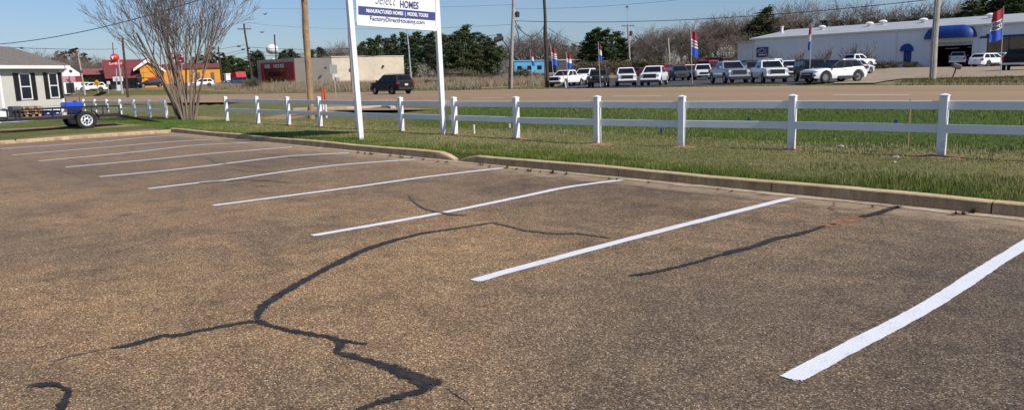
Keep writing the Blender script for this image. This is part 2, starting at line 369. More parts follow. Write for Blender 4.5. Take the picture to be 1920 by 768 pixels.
# ------------------------------------------------------------------ painted bay lines
def worn_edge(t, b, P, amount, cut, scale):
    a = t.add('ShaderNodeAttribute', attribute_name='margin').outputs['Fac']; vo = t.add('ShaderNodeTexVoronoi', Scale=115.0); t.link(P, vo.inputs['Vector'])
    n = t.math('ADD', t.math('MULTIPLY', t.noise(P, scale, 4, .65), .6), t.math('MULTIPLY', t.sep(vo.outputs['Color'])[0], .4))
    t.link(t.math('GREATER_THAN', t.math('ADD', a, t.math('MULTIPLY', t.math('SUBTRACT', n, .5), amount)), cut), b.inputs['Alpha'])
pm, t, b = newmat('fresh_line_paint'); P = t.pos(); worn_edge(t, b, P, .22, .0, 14)
vo = t.add('ShaderNodeTexVoronoi', Scale=88.0); t.link(P, vo.inputs['Vector'])
wear = t.ramp(t.math('ADD', t.noise(P, 5, 5, .7), t.math('MULTIPLY', t.sep(vo.outputs['Color'])[0], .22)), [(.0, (.77, .78, .80)), (.7, (.70, .71, .73)), (.84, (.56, .55, .53)), (.95, (.36, .32, .28))])
t.link(wear, b.inputs['Base Color']); b.inputs['Roughness'].default_value = .6
t.link(t.bump(t.math('SUBTRACT', 1.0, vo.outputs['Distance']), .35, .004), b.inputs['Normal'])
STR = [[(1480, 711), (1610, 643), (1740, 574), (1862, 496), (1925, 456), (1975, 424)], [(890, 527), (960, 507), (1210, 440.5), (1435, 383.5), (1488, 371)],
 [(586, 442), (820, 401), (985, 367.5), (1068, 350.5), (1166, 337.5)], [(400, 385.5), (652, 352.5), (795, 332.5), (900, 320), (945, 315)],
 [(278, 354), (385, 341.5), (420, 338.5), (527, 323), (635, 309.5), (778, 299)], [(186, 331.5), (300, 321), (407, 309), (520, 295), (580, 290.5), (655, 287)],
 [(123, 313.5), (265, 301), (375, 290), (475, 281.5), (548, 276)], [(73, 302), (245, 286), (362, 273), (465, 268)],
 [(22, 291), (200, 276), (312, 266.5), (398, 261.5)], [(-60, 284), (0, 279), (175, 267), (275, 257.5), (343, 253.5)]]
def smooth_line(pts, step):
    out = []; n = len(pts)
    for i in range(n-1):
        p0, p1, p2, p3 = pts[max(i-1, 0)], pts[i], pts[i+1], pts[min(i+2, n-1)]
        k = max(2, int((p2-p1).length/step))
        for j in range(k):
            u = j/k; out.append(.5*((2*p1)+(-p0+p2)*u+(2*p0-5*p1+4*p2-p3)*u*u+(-p0+3*p1-3*p2+p3)*u**3))
    return out+[pts[-1]]
def ribbon(pts, widths, z, jit, step=.06):
    """a flat painted or poured band along a line, with slightly ragged edges"""
    P = smooth_line([Vector((p.x, p.y, w)) for p, w in zip(pts, widths)], step); m = MB(); L = []; e0 = rnd.uniform(0, 99); wob = min(jit*22, .55) if jit > .005 else .06
    for i, p in enumerate(P):
        d = P[min(i+1, len(P)-1)]-P[max(i-1, 0)]; d = Vector((d.x, d.y, 0)).normalized(); nn = Vector((-d.y, d.x, 0))
        w = max(p.z, .004)/2; q0 = Vector((p.x, p.y, z))
        na, nb = (float(vnoise(np.array(i*step/.13+e0), np.array(s_), 1, 9))-.5 for s_ in (0.0, 7.0)); nc = float(vnoise(np.array(i*step/.45+e0), np.array(3.), 1, 9))-.5
        L.append((q0+nn*w*(1+wob*1.6*na+wob*nc)+nn*rnd.uniform(-jit, jit), q0-nn*w*(1+wob*1.6*nb+wob*nc)+nn*rnd.uniform(-jit, jit)))
    m.v = [tuple(v) for a, b_ in L for v in (a, (a+b_)/2, b_)]; m.f = [q for i in range(len(L)-1) for q in ((3*i, 3*i+1, 3*i+4, 3*i+3), (3*i+1, 3*i+2, 3*i+5, 3*i+4))]; m.m = [0]*len(m.f)
    return m
def lay(name, m, mat_):
    o = m.build(name, mat_, fix=False); at = o.data.color_attributes.new('margin', 'FLOAT_COLOR', 'POINT'); n = len(m.v)//3
    e = [[min(1, i/2, (n-1-i)/2)*k for k in (0, 1, 0)] for i in range(n)]; at.data.foreach_set('color', [x for r in e for v in r for x in (v, v, v, 1)]); return struct(o)
for s in STR:
    pts = [flat(x, y) for x, y in s]
    lay('parking_stripe', ribbon(pts, [.122]*len(pts), .006, .003), pm)
# ------------------------------------------------------------------ poured crack sealant
sm_, t, b = newmat('bitumen_crack_sealant'); P = t.pos(); worn_edge(t, b, P, 1.5, .28, 14)
c = t.ramp(t.noise(P, 9, 5, .65), [(.3, (.017, .016, .017)), (.6, (.036, .034, .034)), (.8, (.09, .075, .062))])
t.link(c, b.inputs['Base Color']); b.inputs['Roughness'].default_value = .7; b.inputs['Specular IOR Level'].default_value = .22; t.link(t.bump(t.noise(P, 60, 3), .35, .004), b.inputs['Normal'])
sw_, t, b = newmat('worn_crack_sealant'); P = t.pos(); worn_edge(t, b, P, 2.0, .42, 14)
t.link(t.ramp(t.noise(P, 20, 5, .7), [(.35, (.075, .06, .048)), (.6, (.14, .105, .075)), (.8, (.2, .145, .10))]), b.inputs['Base Color']); b.inputs['Roughness'].default_value = .85
oc = M('orange_clay_stain', (.30, .12, .055), .95, .6, 9)
CR = [ # material, [(x, y, width in picture points)]
 (sm_, [(935, 416, 2), (900, 421, 3), (850, 429, 4), (790, 438, 6), (745, 449, 8), (700, 463, 10), (660, 479, 12), (625, 497, 13), (585, 518, 17), (545, 541, 20), (515, 560, 22), (495, 573, 21), (485, 586, 21), (482, 601, 15)]),
 (sm_, [(484, 601, 12), (455, 605, 8), (400, 615, 8), (340, 627, 8), (300, 631, 9), (262, 642, 9), (228, 650, 8), (200, 653, 4)]),
 (sw_, [(200, 653, 3), (150, 664, 4), (112, 672, 4), (98, 684, 3), (80, 689, 2)]), (sw_, [(58, 653, 2), (75, 650, 4), (97, 645, 2)]),
 (sm_, [(481, 600, 14), (510, 612, 10), (545, 620, 11), (590, 629, 11), (622, 634, 14), (640, 648, 22), (632, 660, 22), (665, 669, 18), (710, 683, 19), (745, 694, 26), (775, 708, 38), (792, 722, 36), (800, 729, 26)]),
 (sm_, [(628, 636, 10), (650, 640, 10), (690, 646, 6)]), (sm_, [(760, 700, 20), (790, 710, 26), (815, 718, 20), (834, 721, 8)]),
 (sm_, [(815, 722, 12), (790, 734, 17), (750, 744, 15), (715, 754, 15), (680, 766, 10), (650, 779, 8)]),
 (sm_, [(48, 726, 8), (70, 723, 12), (98, 722, 13), (120, 728, 17), (128, 741, 24), (116, 762, 28), (106, 800, 34)]),
 (sm_, [(1175, 518, 3), (1215, 513, 6), (1245, 507, 6), (1300, 494, 6), (1340, 482, 7), (1380, 471, 10), (1420, 461, 8), (1452, 449, 11), (1485, 442, 10), (1520, 433, 8), (1548, 424, 6)]),
 (sm_, [(1612, 408, 8), (1640, 402, 12), (1658, 396, 11), (1672, 391, 8), (1690, 386, 4)]),
 (oc, [(1540, 426, 4), (1553, 423, 9), (1566, 420, 6)]), (oc, [(1560, 421, 4), (1580, 416, 9), (1605, 410, 12), (1622, 406, 5)]),
 (sw_, [(925, 418, 4), (960, 426, 4), (990, 433, 5), (1040, 438, 5), (1080, 438, 5), (1120, 443, 4), (1148, 447, 3)]),
 (sw_, [(768, 366, 3), (772, 375, 5), (790, 388, 5), (815, 397, 5), (850, 403, 6), (880, 404, 5)]),
 (sw_, [(370, 344, 1), (420, 340, 1.4), (480, 338, 2), (545, 343, 1)]), (sw_, [(372, 291, .8), (392, 298, 1.2), (410, 306, 1.2), (470, 312, .8)]),
 (sw_, [(-20, 364, .8), (30, 360, .9), (70, 356, .8), (105, 353, .4)]), (sw_, [(432, 317, .7), (470, 322, 1), (530, 322, .6)]),
 (sw_, [(830, 721, 3), (855, 738, 4), (880, 756, 3), (900, 775, 2)]),
]
for k, (m_, L) in enumerate(CR):
    pts = []; ws = []
    for i, (x, y, w) in enumerate(L):
        j, l = max(i-1, 0), min(i+1, len(L)-1); dx, dy = L[l][0]-L[j][0], L[l][1]-L[j][1]; n = math.hypot(dx, dy)
        a_, b_ = flat(x-dy/n*w/2, y+dx/n*w/2), flat(x+dy/n*w/2, y-dx/n*w/2)
        g_ = flat(L[l][0], L[l][1])-flat(L[j][0], L[j][1]); v_ = a_-b_
        pts.append((a_+b_)/2); ws.append(min(abs(v_.x*g_.y-v_.y*g_.x)/g_.length*.82, .125 if w < 24 else .30))
    lay('crack_sealant' if m_ is not oc else 'clay_stain', ribbon(pts, ws, .0035+.0006*k if m_ is not oc else .003, .010 if m_ is sm_ else .008, .03), m_)
# ------------------------------------------------------------------ kerbs
km, t, b = newmat('weathered_kerb_shaded_face'); P = t.pos(); N = t.sep(t.add('ShaderNodeNewGeometry').outputs['Normal'])
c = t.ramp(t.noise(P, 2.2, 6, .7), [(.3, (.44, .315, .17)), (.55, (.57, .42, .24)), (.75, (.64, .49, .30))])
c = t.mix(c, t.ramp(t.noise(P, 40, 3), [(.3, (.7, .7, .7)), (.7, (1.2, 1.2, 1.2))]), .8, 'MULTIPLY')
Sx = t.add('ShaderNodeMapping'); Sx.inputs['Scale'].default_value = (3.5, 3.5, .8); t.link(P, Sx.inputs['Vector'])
c = t.mix(c, (.20, .13, .075), t.math('MULTIPLY', t.ramp(t.noise(Sx.outputs[0], 1.0, 6, .75), [(.38, (.25, .25, .25)), (.62, (1, 1, 1))]), t.ramp(N[2], [(.35, (.8, .8, .8)), (.85, (.06, .06, .06))])))  # streaky staining, plus shade painted darker into the upright faces
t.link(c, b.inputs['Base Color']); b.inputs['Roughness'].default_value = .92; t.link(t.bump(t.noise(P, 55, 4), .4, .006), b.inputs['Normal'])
jm = M('kerb_joint_filler', (.035, .028, .022), .95)
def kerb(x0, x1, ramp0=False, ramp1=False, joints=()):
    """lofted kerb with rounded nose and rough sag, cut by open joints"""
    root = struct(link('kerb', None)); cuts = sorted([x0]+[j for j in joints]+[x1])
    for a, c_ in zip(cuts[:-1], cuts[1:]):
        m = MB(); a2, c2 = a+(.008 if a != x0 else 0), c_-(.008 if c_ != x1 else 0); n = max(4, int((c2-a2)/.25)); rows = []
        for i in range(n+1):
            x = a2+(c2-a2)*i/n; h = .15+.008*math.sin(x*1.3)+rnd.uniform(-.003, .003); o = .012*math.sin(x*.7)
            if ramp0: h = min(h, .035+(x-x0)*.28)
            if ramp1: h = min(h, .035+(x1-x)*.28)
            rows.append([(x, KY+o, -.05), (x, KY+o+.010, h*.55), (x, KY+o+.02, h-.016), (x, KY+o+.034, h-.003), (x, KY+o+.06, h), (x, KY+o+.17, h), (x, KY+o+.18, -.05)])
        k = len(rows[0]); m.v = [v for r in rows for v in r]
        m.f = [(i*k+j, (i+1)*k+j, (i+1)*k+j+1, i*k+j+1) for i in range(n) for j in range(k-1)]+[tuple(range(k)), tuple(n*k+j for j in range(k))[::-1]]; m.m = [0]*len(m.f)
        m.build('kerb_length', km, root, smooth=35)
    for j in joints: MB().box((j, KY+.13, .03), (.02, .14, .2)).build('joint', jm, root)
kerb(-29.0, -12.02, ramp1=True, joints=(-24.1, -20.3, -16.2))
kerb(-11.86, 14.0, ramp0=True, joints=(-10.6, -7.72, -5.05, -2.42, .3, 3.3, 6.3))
m = MB(); rows = []
for i in range(120):
    y = KY+.15-i*.5; h = .11+.006*math.sin(y*1.1); o = .01*math.sin(y*.9)
    rows.append([(KX+o, y, -.05), (KX+o-.015, y, h*.6), (KX+o-.035, y, h-.012), (KX+o-.07, y, h), (KX+o-.24, y, h), (KX+o-.25, y, -.05)])
m.v = [v for r in rows for v in r]; m.f = [(i*6+j, (i+1)*6+j, (i+1)*6+j+1, i*6+j+1) for i in range(119) for j in range(5)]; m.m = [0]*len(m.f)
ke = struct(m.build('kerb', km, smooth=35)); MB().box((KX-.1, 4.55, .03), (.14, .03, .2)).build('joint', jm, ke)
# sandy concrete gutter strip at the foot of the kerb
gt, t, b = newmat('sandy_gutter'); P = t.pos()
c = t.ramp(t.noise(P, 5, 6, .7), [(.3, (.20, .14, .09)), (.5, (.40, .31, .20)), (.7, (.52, .43, .30))]); c = t.mix(c, t.ramp(t.noise(P, 70, 3), [(.3, (.65, .65, .65)), (.7, (1.25, 1.25, 1.25))]), .8, 'MULTIPLY')
t.link(c, b.inputs['Base Color']); b.inputs['Roughness'].default_value = .95
m = MB(); n = 220
for i in range(n+1):
    x = -28.6+42*i/n; m.v += [(x, KY-.10-.08*vnoise(np.array(x), np.array(0.), .5, 4)-.05*rnd.random(), .0065), (x, KY+.015, .012)]
m.f = [(2*i, 2*i+2, 2*i+3, 2*i+1) for i in range(n)]; m.m = [0]*n
struct(m.build('gutter', gt))
# ------------------------------------------------------------------ the highway, dealer forecourt and driveway
def sheet(name, near, far, m_, n=60, k=6, off=.03, zf=None):
    def rs(L, u):
        d = [0]
        for a, b_ in zip(L[:-1], L[1:]): d.append(d[-1]+(b_-a).length)
        s = u*d[-1]
        for i in range(len(L)-1):
            if s <= d[i+1] or i == len(L)-2: return L[i].lerp(L[i+1], (s-d[i])/(d[i+1]-d[i]))
    mb = MB(); A = [[rs(near, i/n).lerp(rs(far, i/n), j/k) for j in range(k+1)] for i in range(n+1)]
    for r in A:
        for p in r: mb.v.append((p.x, p.y, (zf if zf is not None else float(G(np.array(p.x), np.array(p.y))))+off))
    mb.f = [(i*(k+1)+j, (i+1)*(k+1)+j, (i+1)*(k+1)+j+1, i*(k+1)+j+1) for i in range(n) for j in range(k)]; mb.m = [0]*len(mb.f)
    return struct(mb.build(name, m_, smooth='all'))
rm, t, b = newmat('tan_highway_asphalt'); P = t.pos()  # tan-brown road colour with faint streaks along its length
c = t.ramp(t.noise(P, 150, 2), [(.3, (.25, .165, .09)), (.7, (.33, .222, .122))])
mp = t.add('ShaderNodeMapping'); mp.inputs['Rotation'].default_value = (0, 0, -.15); mp.inputs['Scale'].default_value = (.02, .55, 1); t.link(P, mp.inputs['Vector'])
c = t.mix(c, t.ramp(t.noise(mp.outputs[0], 1.0, 4), [(.35, (.86, .84, .83)), (.6, (1.1, 1.08, 1.04))]), 1.0, 'MULTIPLY')
t.link(c, b.inputs['Base Color']); b.inputs['Roughness'].default_value = .9
sheet('road', RN, RF, rm, 160, 6, .0, ZR)
# pale shoulder along the far edge
sh_ = M('pale_shoulder', (.37, .27, .185), .95, .2, .5)
RS = [a.lerp(b_, .1) for a, b_ in zip(RF, RN)]; sheet('road_shoulder', RS, RF, sh_, 160, 1, .008, ZR)
lm = M('worn_lane_paint', (.78, .70, .60), .8, .12, 3)
def dash(px0, px1):
    a, b_ = flat(*px0, ZR), flat(*px1, ZR); d = (b_-a).normalized(); nn = Vector((-d.y, d.x, 0))*.19
    z = Vector((0, 0, .012)); struct(MB().quad(a-nn+z, b_-nn+z, b_+nn+z, a+nn+z).build('lane_marking', lm))
dash((1562, 178.6), (1706, 178.4)); dash((1148, 181), (1240, 180.5)); dash((884, 184.6), (944, 184.2)); dash((1985, 178.5), (2200, 179)); dash((700, 187), (742, 187))
dl = M('dark_forecourt_asphalt', (.052, .05, .052), .9, .25, .8)
nearL = [gat(x, y) for x, y in ((1036, 164.5), (1110, 165.2), (1200, 163.5), (1300, 161.2), (1450, 157.8), (1540, 156.5), (1600, 153.5), (1655, 147))]
farL = [gat(x, y) for x, y in ((1085, 148), (1130, 147.5), (1200, 146), (1300, 143.5), (1420, 141), (1500, 139.5), (1560, 138.5), (1650, 139.5))]
sheet('dealer_lot', nearL, farL, dl, 60, 10, .05)
dv = M('sandy_concrete_drive', (.31, .235, .155), .95, .18, .6)
nearD = [gat(x, y) for x, y in ((1560, 159), (1640, 158), (1690, 149.5), (1760, 148), (1840, 147), (1990, 143))]
farD = [gat(x, y) for x, y in ((1636, 134), (1660, 130.5), (1690, 128.3), (1740, 127.5), (1800, 127), (1960, 124))]
sheet('driveway', nearD, farD, dv, 50, 12, .09)
ap_ = M('dusty_apron', (.30, .21, .135), .95, .2, .8)
def low(x, y):
    p = flat(x, y, .2); return p
n_, f_ = [low(x, y) for x, y in ((575, 207.6), (640, 206.8), (720, 206.4), (800, 205.5), (850, 203))], [low(x, y) for x, y in ((640, 203.6), (700, 200.5), (760, 198.5), (820, 196.5), (850, 195.5))]
sheet('driveway', n_, f_, ap_, 24, 4, .0, .2)
pk = M('pale_kerb_edge', (.55, .44, .31), .9, .15, 3); L_ = [low(x, y) for x, y in ((552, 206.6), (600, 205.4), (650, 204.2), (690, 202.4), (718, 201.2), (732, 201.6), (737, 203.2))]
mm = MB()
for a, b_ in zip(L_[:-1], L_[1:]): d_ = (b_-a); mm.box((a+b_)/2+Vector((0, 0, .04)), (d_.length+.05, .28, .14), Matrix.Rotation(math.atan2(d_.y, d_.x), 3, 'Z'), bev=.02)
struct(mm.build('apron_kerb', pk))
sheet('driveway', [gat(x, y) for x, y in ((860, 167), (930, 165.5), (1000, 162.5), (1040, 159.5))], [gat(x, y) for x, y in ((880, 164.5), (940, 162.5), (1000, 160), (1040, 157.5))], M('dirt_drive', (.38, .27, .18), .95), 20, 3, .05)
# ------------------------------------------------------------------ grass (uncountable)
def blades(name, X, Y, Zb, h, w, cols, lean=.5, seed=1):
    r = np.random.RandomState(seed); n = len(X); a = r.rand(n)*2*np.pi; l = r.rand(n)*lean*h; la = r.rand(n)*2*np.pi
    V = np.empty((n, 3, 3)); dx, dy = np.cos(a)*w/2, np.sin(a)*w/2
    V[:, 0] = np.stack([X-dx, Y-dy, Zb], -1); V[:, 1] = np.stack([X+dx, Y+dy, Zb], -1); V[:, 2] = np.stack([X+np.cos(la)*l, Y+np.sin(la)*l, Zb+h], -1)
    me = bpy.data.meshes.new(name); me.vertices.add(n*3); me.vertices.foreach_set('co', V.ravel()); me.loops.add(n*3); me.loops.foreach_set('vertex_index', np.arange(n*3))
    me.polygons.add(n); me.polygons.foreach_set('loop_start', np.arange(n)*3); me.polygons.foreach_set('loop_total', np.full(n, 3)); me.update(calc_edges=True)
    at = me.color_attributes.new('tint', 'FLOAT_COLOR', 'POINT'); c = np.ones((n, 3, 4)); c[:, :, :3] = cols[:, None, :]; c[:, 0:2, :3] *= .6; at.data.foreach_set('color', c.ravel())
    me.materials.append(leafmat('grass_blade', .7)); return struct(link(name, me), 'stuff')
def lerpc(a, b, t): t = np.clip(t, 0, 1)[:, None]; return np.array(a)*(1-t)+np.array(b)*t
r = np.random.RandomState(3)
def scatter(n, x0, x1, y0, y1): return r.uniform(x0, x1, n), r.uniform(y0, y1, n)
def gheight(X, Y): return G(X, Y)+0.0
# lawn strip between kerb and fence, denser toward the viewer
Xa, Ya = scatter(150000, -12, 4, 9.6, 14.2); Xb, Yb = scatter(110000, -30, -12, 9.6, 13.6)
X = np.concatenate([Xa, Xb]); Y = np.concatenate([Ya, Yb])
n1 = vnoise(X, Y, 1.3, 11); n2 = vnoise(X, Y, .35, 12); n3 = vnoise(X, Y, 3.5, 13)
lushf = np.clip(1.2-(Y-9.6)/1.45+(n1-.5)*1.3+(n3-.5)*.7, 0, 1)
keep = r.rand(len(X)) < np.clip(.45+lushf*.8, 0, 1)
for px in (965, 1104, 1271, 1488, 1767, 857, 756):
    pass
X, Y, n1, n2, lushf = X[keep], Y[keep], n1[keep], n2[keep], lushf[keep]
h = (.028+.055*lushf*(.5+n1))*(.6+.8*r.rand(len(X))); zb = np.where(Y > 10.4, G(X, Y), .122)-.006
straw = r.rand(len(X)) < np.clip(.58-.58*lushf+.5*(n2-.5)+.5*(n1-.5), 0, 1)
col = lerpc((.075, .12, .016), (.21, .255, .05), r.rand(len(X))*.6+n2*.3); col[straw] = lerpc((.27, .235, .10), (.48, .42, .21), r.rand(int(straw.sum())))
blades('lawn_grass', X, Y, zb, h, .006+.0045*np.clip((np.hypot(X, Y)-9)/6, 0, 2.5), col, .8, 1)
# rougher grass between the fence and the road
X, Y = scatter(190000, -62, 4, 13.2, 30); dnr = seg_d(X, Y, RN); ok = ~in_poly(X, Y, RPOLY) & ~in_poly(X, Y, n_+f_[::-1]) & (seg_d(X, Y, PATH) > 1.5+.5*vnoise(X, Y, .8, 4)); X, Y, dnr = X[ok], Y[ok], dnr[ok]
n1 = vnoise(X, Y, 1.5, 21); n3 = vnoise(X, Y, 5, 22)
bank = np.clip((13.0-dnr)/4, 0, 1)*np.clip((X+33)/6, 0, 1); gf = np.clip(bank*.95+(n1-.5)*.8+(n3-.5)*.4, 0, 1); zz = G(X, Y)-np.where((Y > 14.5) & (dnr < 14) & (X > -60), .32*np.exp(-((dnr-7)/3.0)**2), 0)-.01
straw = r.rand(len(X)) < np.clip(.68-.55*gf+.7*(n3-.5)+.4*(n1-.5), .05, .95); col = lerpc((.065, .115, .012), (.17, .22, .035), r.rand(len(X))*.7+n1*.3); col[straw] = lerpc((.27, .22, .12), (.46, .38, .22), r.rand(int(straw.sum())))
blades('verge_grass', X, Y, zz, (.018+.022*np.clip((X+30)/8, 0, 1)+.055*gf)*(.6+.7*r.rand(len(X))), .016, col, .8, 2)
# grass around trailer, tree and house
X, Y = scatter(60000, -62, -29.2, -6, 15); ok = (seg_d(X, Y, PATH) > 1.6) & ((vnoise(X, Y, 1.2, 31)+.25*(X < -31)) > .55); X, Y = X[ok], Y[ok]; n1 = vnoise(X, Y, 1., 32)
ok = ~((X > KX-.3) | ((X > KX-1.6) & (Y < 9) & (n1 > .35))); X, Y, n1 = X[ok], Y[ok], n1[ok]
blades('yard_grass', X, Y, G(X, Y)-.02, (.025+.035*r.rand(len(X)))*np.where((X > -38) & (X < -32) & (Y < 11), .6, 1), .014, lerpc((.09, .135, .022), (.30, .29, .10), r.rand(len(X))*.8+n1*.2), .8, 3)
# lush tuft apron around the bare tree
X = -34.5+r.randn(26000)*2.6; Y = 11.0+r.randn(26000)*.85; ok = (Y > 9.7) & (X < -29.6+0*(X)) | ((Y > 9.7) & (Y < 12)); X, Y = X[ok], Y[ok]
blades('tree_grass', X, Y, G(X, Y)-.02, .04+.07*r.rand(len(X)), .012, lerpc((.05, .12, .015), (.16, .26, .045), r.rand(len(X))), .8, 4)
# dead field grass beyond the road
X, Y = scatter(260000, -175, -50, 40, 190); bey = (seg_d(X, Y, RF) < seg_d(X, Y, RN)) & ~in_poly(X, Y, RPOLY); d = seg_d(X, Y, RF)
rho = np.hypot(X, Y); azm = np.degrees(np.arctan2(Y, -X)); n1 = vnoise(X, Y, 7, 41); n2 = vnoise(X, Y, 2.5, 42)
# the field lies in the wedge of view between the tan building and the forecourt
vx = X*RT.x+Y*RT.y; vz = X*FW.x+Y*FW.y; u = 960+FOC*vx/vz
ok = bey & (d > 3.5+3*n2) & (u > 400) & (u < 1050-30*n1) & ~((u > 900) & (rho < 93)) & (n1*.6+n2*.6 > .38) & (rho < 185) & ~((u > 480) & (u < 770) & (rho > 140)); X, Y, n1, n2 = X[ok], Y[ok], n1[ok], n2[ok]
blades('dry_field_grass', X, Y, G(X, Y)-.03, (.35+.75*n1)*(.5+.7*r.rand(len(X))), .07, lerpc((.24, .185, .12), (.42, .34, .23), r.rand(len(X))*.7+n2*.3)*lerpc((.75, .72, .7), (1, 1, 1), n1*1.5), .7, 5)
X, Y = scatter(60000, -170, 0, 36, 75); d = seg_d(X, Y, RF); bey = (d < seg_d(X, Y, RN)) & ~in_poly(X, Y, RPOLY); vx = X*RT.x+Y*RT.y; vz = X*FW.x+Y*FW.y; u = 960+FOC*vx/np.maximum(vz, 1)
ok = bey & (d > .2) & (d < 1.0+2.6*vnoise(X, Y, 6, 51)+1.5*(u < 900)) & ~((u > 1560) & (u < 1680)); X, Y = X[ok], Y[ok]
blades('roadside_grass', X, Y, G(X, Y)-.01, .07+.11*r.rand(len(X)), .05, lerpc((.06, .085, .02), (.24, .20, .09), r.rand(len(X))), .7, 6)
X, Y = scatter(42000, -40, 10, 44, 75); vx = X*RT.x+Y*RT.y; vz = X*FW.x+Y*FW.y; u = 960+FOC*vx/vz; isl = [gat(x, y) for x, y in ((1672, 158.5), (1700, 152.5), (1760, 149.3), (1850, 147), (2060, 143.5), (2060, 159), (1800, 159.8))]
ok = in_poly(X, Y, isl); X, Y = X[ok], Y[ok]; n1 = vnoise(X, Y, 2.5, 61)
blades('island_grass', X, Y, G(X, Y)+.08, .06+.16*r.rand(len(X)), .04, lerpc((.05, .085, .02), (.22, .2, .08), r.rand(len(X))*.6+n1*.5), .8, 7)
# ------------------------------------------------------------------ vinyl fences
vin, t, b = newmat('white_vinyl'); P = t.obj(); geo = t.sep(t.pos())
c = t.ramp(t.noise(P, 1.5, 5, .6), [(.3, (.74, .75, .77)), (.7, (.83, .83, .84))])
c = t.mix(c, (.42, .33, .24), t.math('MULTIPLY', t.ramp(geo[2], [(.14, (1, 1, 1)), (.42, (0, 0, 0))]), t.ramp(t.noise(P, 9, 4), [(.35, (0, 0, 0)), (.65, (.9, .9, .9))])))
t.link(c, b.inputs['Base Color']); b.inputs['Roughness'].default_value = .42
dirtm = M('loose_red_soil', (.33, .17, .085), .98, .35, 9, bump=.01)
def fence(label, pts, hts, ends=(True, True), mounds=False):
    root = thing('rail_fence', label, 'fence')
    dirs = []
    for i, p in enumerate(pts):
        q, s_ = pts[max(i-1, 0)], pts[min(i+1, len(pts)-1)]; d = s_-q; dirs.append(math.atan2(d.y, d.x))
    for p, h_, a in zip(pts, hts, dirs):
        R = Matrix.Rotation(a, 3, 'Z'); top = p.z+h_
        o = MB().box((p.x, p.y, p.z+h_/2-.06), (.127, .127, h_+.08), R, bev=.006).build('post', vin, root)
        c = MB(); c.box((p.x, p.y, top-.008), (.142, .142, .022), R, bev=.004)
        c.add([Vector((p.x, p.y, top))+R @ Vector(v) for v in ((-.069, -.069, .003), (.069, -.069, .003), (.069, .069, .003), (-.069, .069, .003), (0, 0, .03))], [(0, 1, 4), (1, 2, 4), (2, 3, 4), (3, 0, 4)]); c.build('post_cap', vin, o)
    for i in range(len(pts)-1):
        p, q = pts[i], pts[i+1]; d = q-p; a = math.atan2(d.y, d.x); R = Matrix.Rotation(a, 3, 'Z') @ Matrix.Rotation(-math.atan2(q.z+hts[i+1]-p.z-hts[i], math.hypot(d.x, d.y)), 3, 'Y')
        for f in (.835, .455):
            c0 = Vector((p.x, p.y, p.z+hts[i]*f)).lerp(Vector((q.x, q.y, q.z+hts[i+1]*f)), .5)
            MB().box(c0, (math.hypot(d.x, d.y)-.124, .038, .142), R, bev=.005).build('rail', vin, root)
    return root
FP = [(432, 226, 182), (484, 231, 182), (541, 234.5, 183), (602, 237.5, 183.2), None, (756, 246, 184), (857, 251.5, 184), (965, 260, 184), (1104, 271.5, 183.5), (1271, 275.5, 182.8), (1488, 279.5, 180.5), (1767, 292, 179.5)]
pts = []; hts = []
for f in FP:
    if f is None: pts.append(None); hts.append(1.0); continue
    p = flat(f[0], f[1], .14); dep = (p-CAM).dot(FW); pts.append(p); hts.append((f[1]-f[2])*dep/FOC*1.005)
pts[4] = (pts[3]+pts[5])/2
d = (pts[-1]-pts[-2]); pts += [pts[-1]+Vector((2.44, .1, 0)), pts[-1]+Vector((4.88, .15, 0))]; hts += [hts[-1]]*2
# posts set true to a common line, as a crew with a string line would
for i, p in enumerate(pts):
    fit = 12.72 if p.x < -16 else 12.62+(p.x+16)*.085
    p.y = p.y*.6+fit*.4 if i < 12 else p.y
fence('long white two-rail vinyl fence behind the tall sign, running along the grass', pts, hts)
for p in pts[2:13]:
    m = MB(); k = 16; vs = [(p.x, p.y, .172)]; s0 = rnd.uniform(.75, 1.3)
    for j in range(k):
        a = 2*math.pi*j/k; rr = s0*rnd.uniform(.16, .36); vs.append((p.x+rr*1.5*math.cos(a), p.y+rr*.75*math.sin(a), .128))
    m.add(vs, [(0, 1+j, 1+(j+1) % k) for j in range(k)]); struct(m.build('soil_mound', dirtm, smooth='all'), 'stuff')
A = atd(313, 223.5, 37.2); B = atd(160, 220.5, 47.0); n = 6
pts = [A.lerp(B, ((1-(1-i/n)) if True else 0)) for i in range(n+1)]
for p in pts: p.z = .0+.06
fence('short white two-rail fence behind the trailer, left of the bare tree', pts, [.97]*7)
# ------------------------------------------------------------------ the tall sign
navy = M('navy_vinyl', (.045, .05, .20), .45, .05, 3); letterw = M('white_letter', (.8, .8, .8), .5, .03); letterg = M('grey_script_ink', (.16, .17, .20), .5, .05); letterb = M('navy_ink', (.03, .035, .12), .5, .05)
panelm = M('sign_face_white', (.76, .77, .80), .4, .05, 2)
SA, SB = flat(677, 262.5, .15), flat(832, 251, .15); sd_ = (SB-SA); SW = math.hypot(sd_.x, sd_.y); SRZ = math.atan2(sd_.y, sd_.x)
root = thing('roadside_sign', 'tall white two-post sign with blue banner and lettering, standing on the grass', 'sign', (SA.x, SA.y, .12), SRZ)
inv = Matrix.Rotation(-SRZ, 3, 'Z'); nrm = Vector((math.sin(SRZ), -math.cos(SRZ), 0))
def sl(x, y):   # a picture point seen on the sign's plane, in the sign's own frame
    v = inv @ (on_plane(x, y, SA, nrm)-root.location); return v.x, v.z
TOP = 5.3
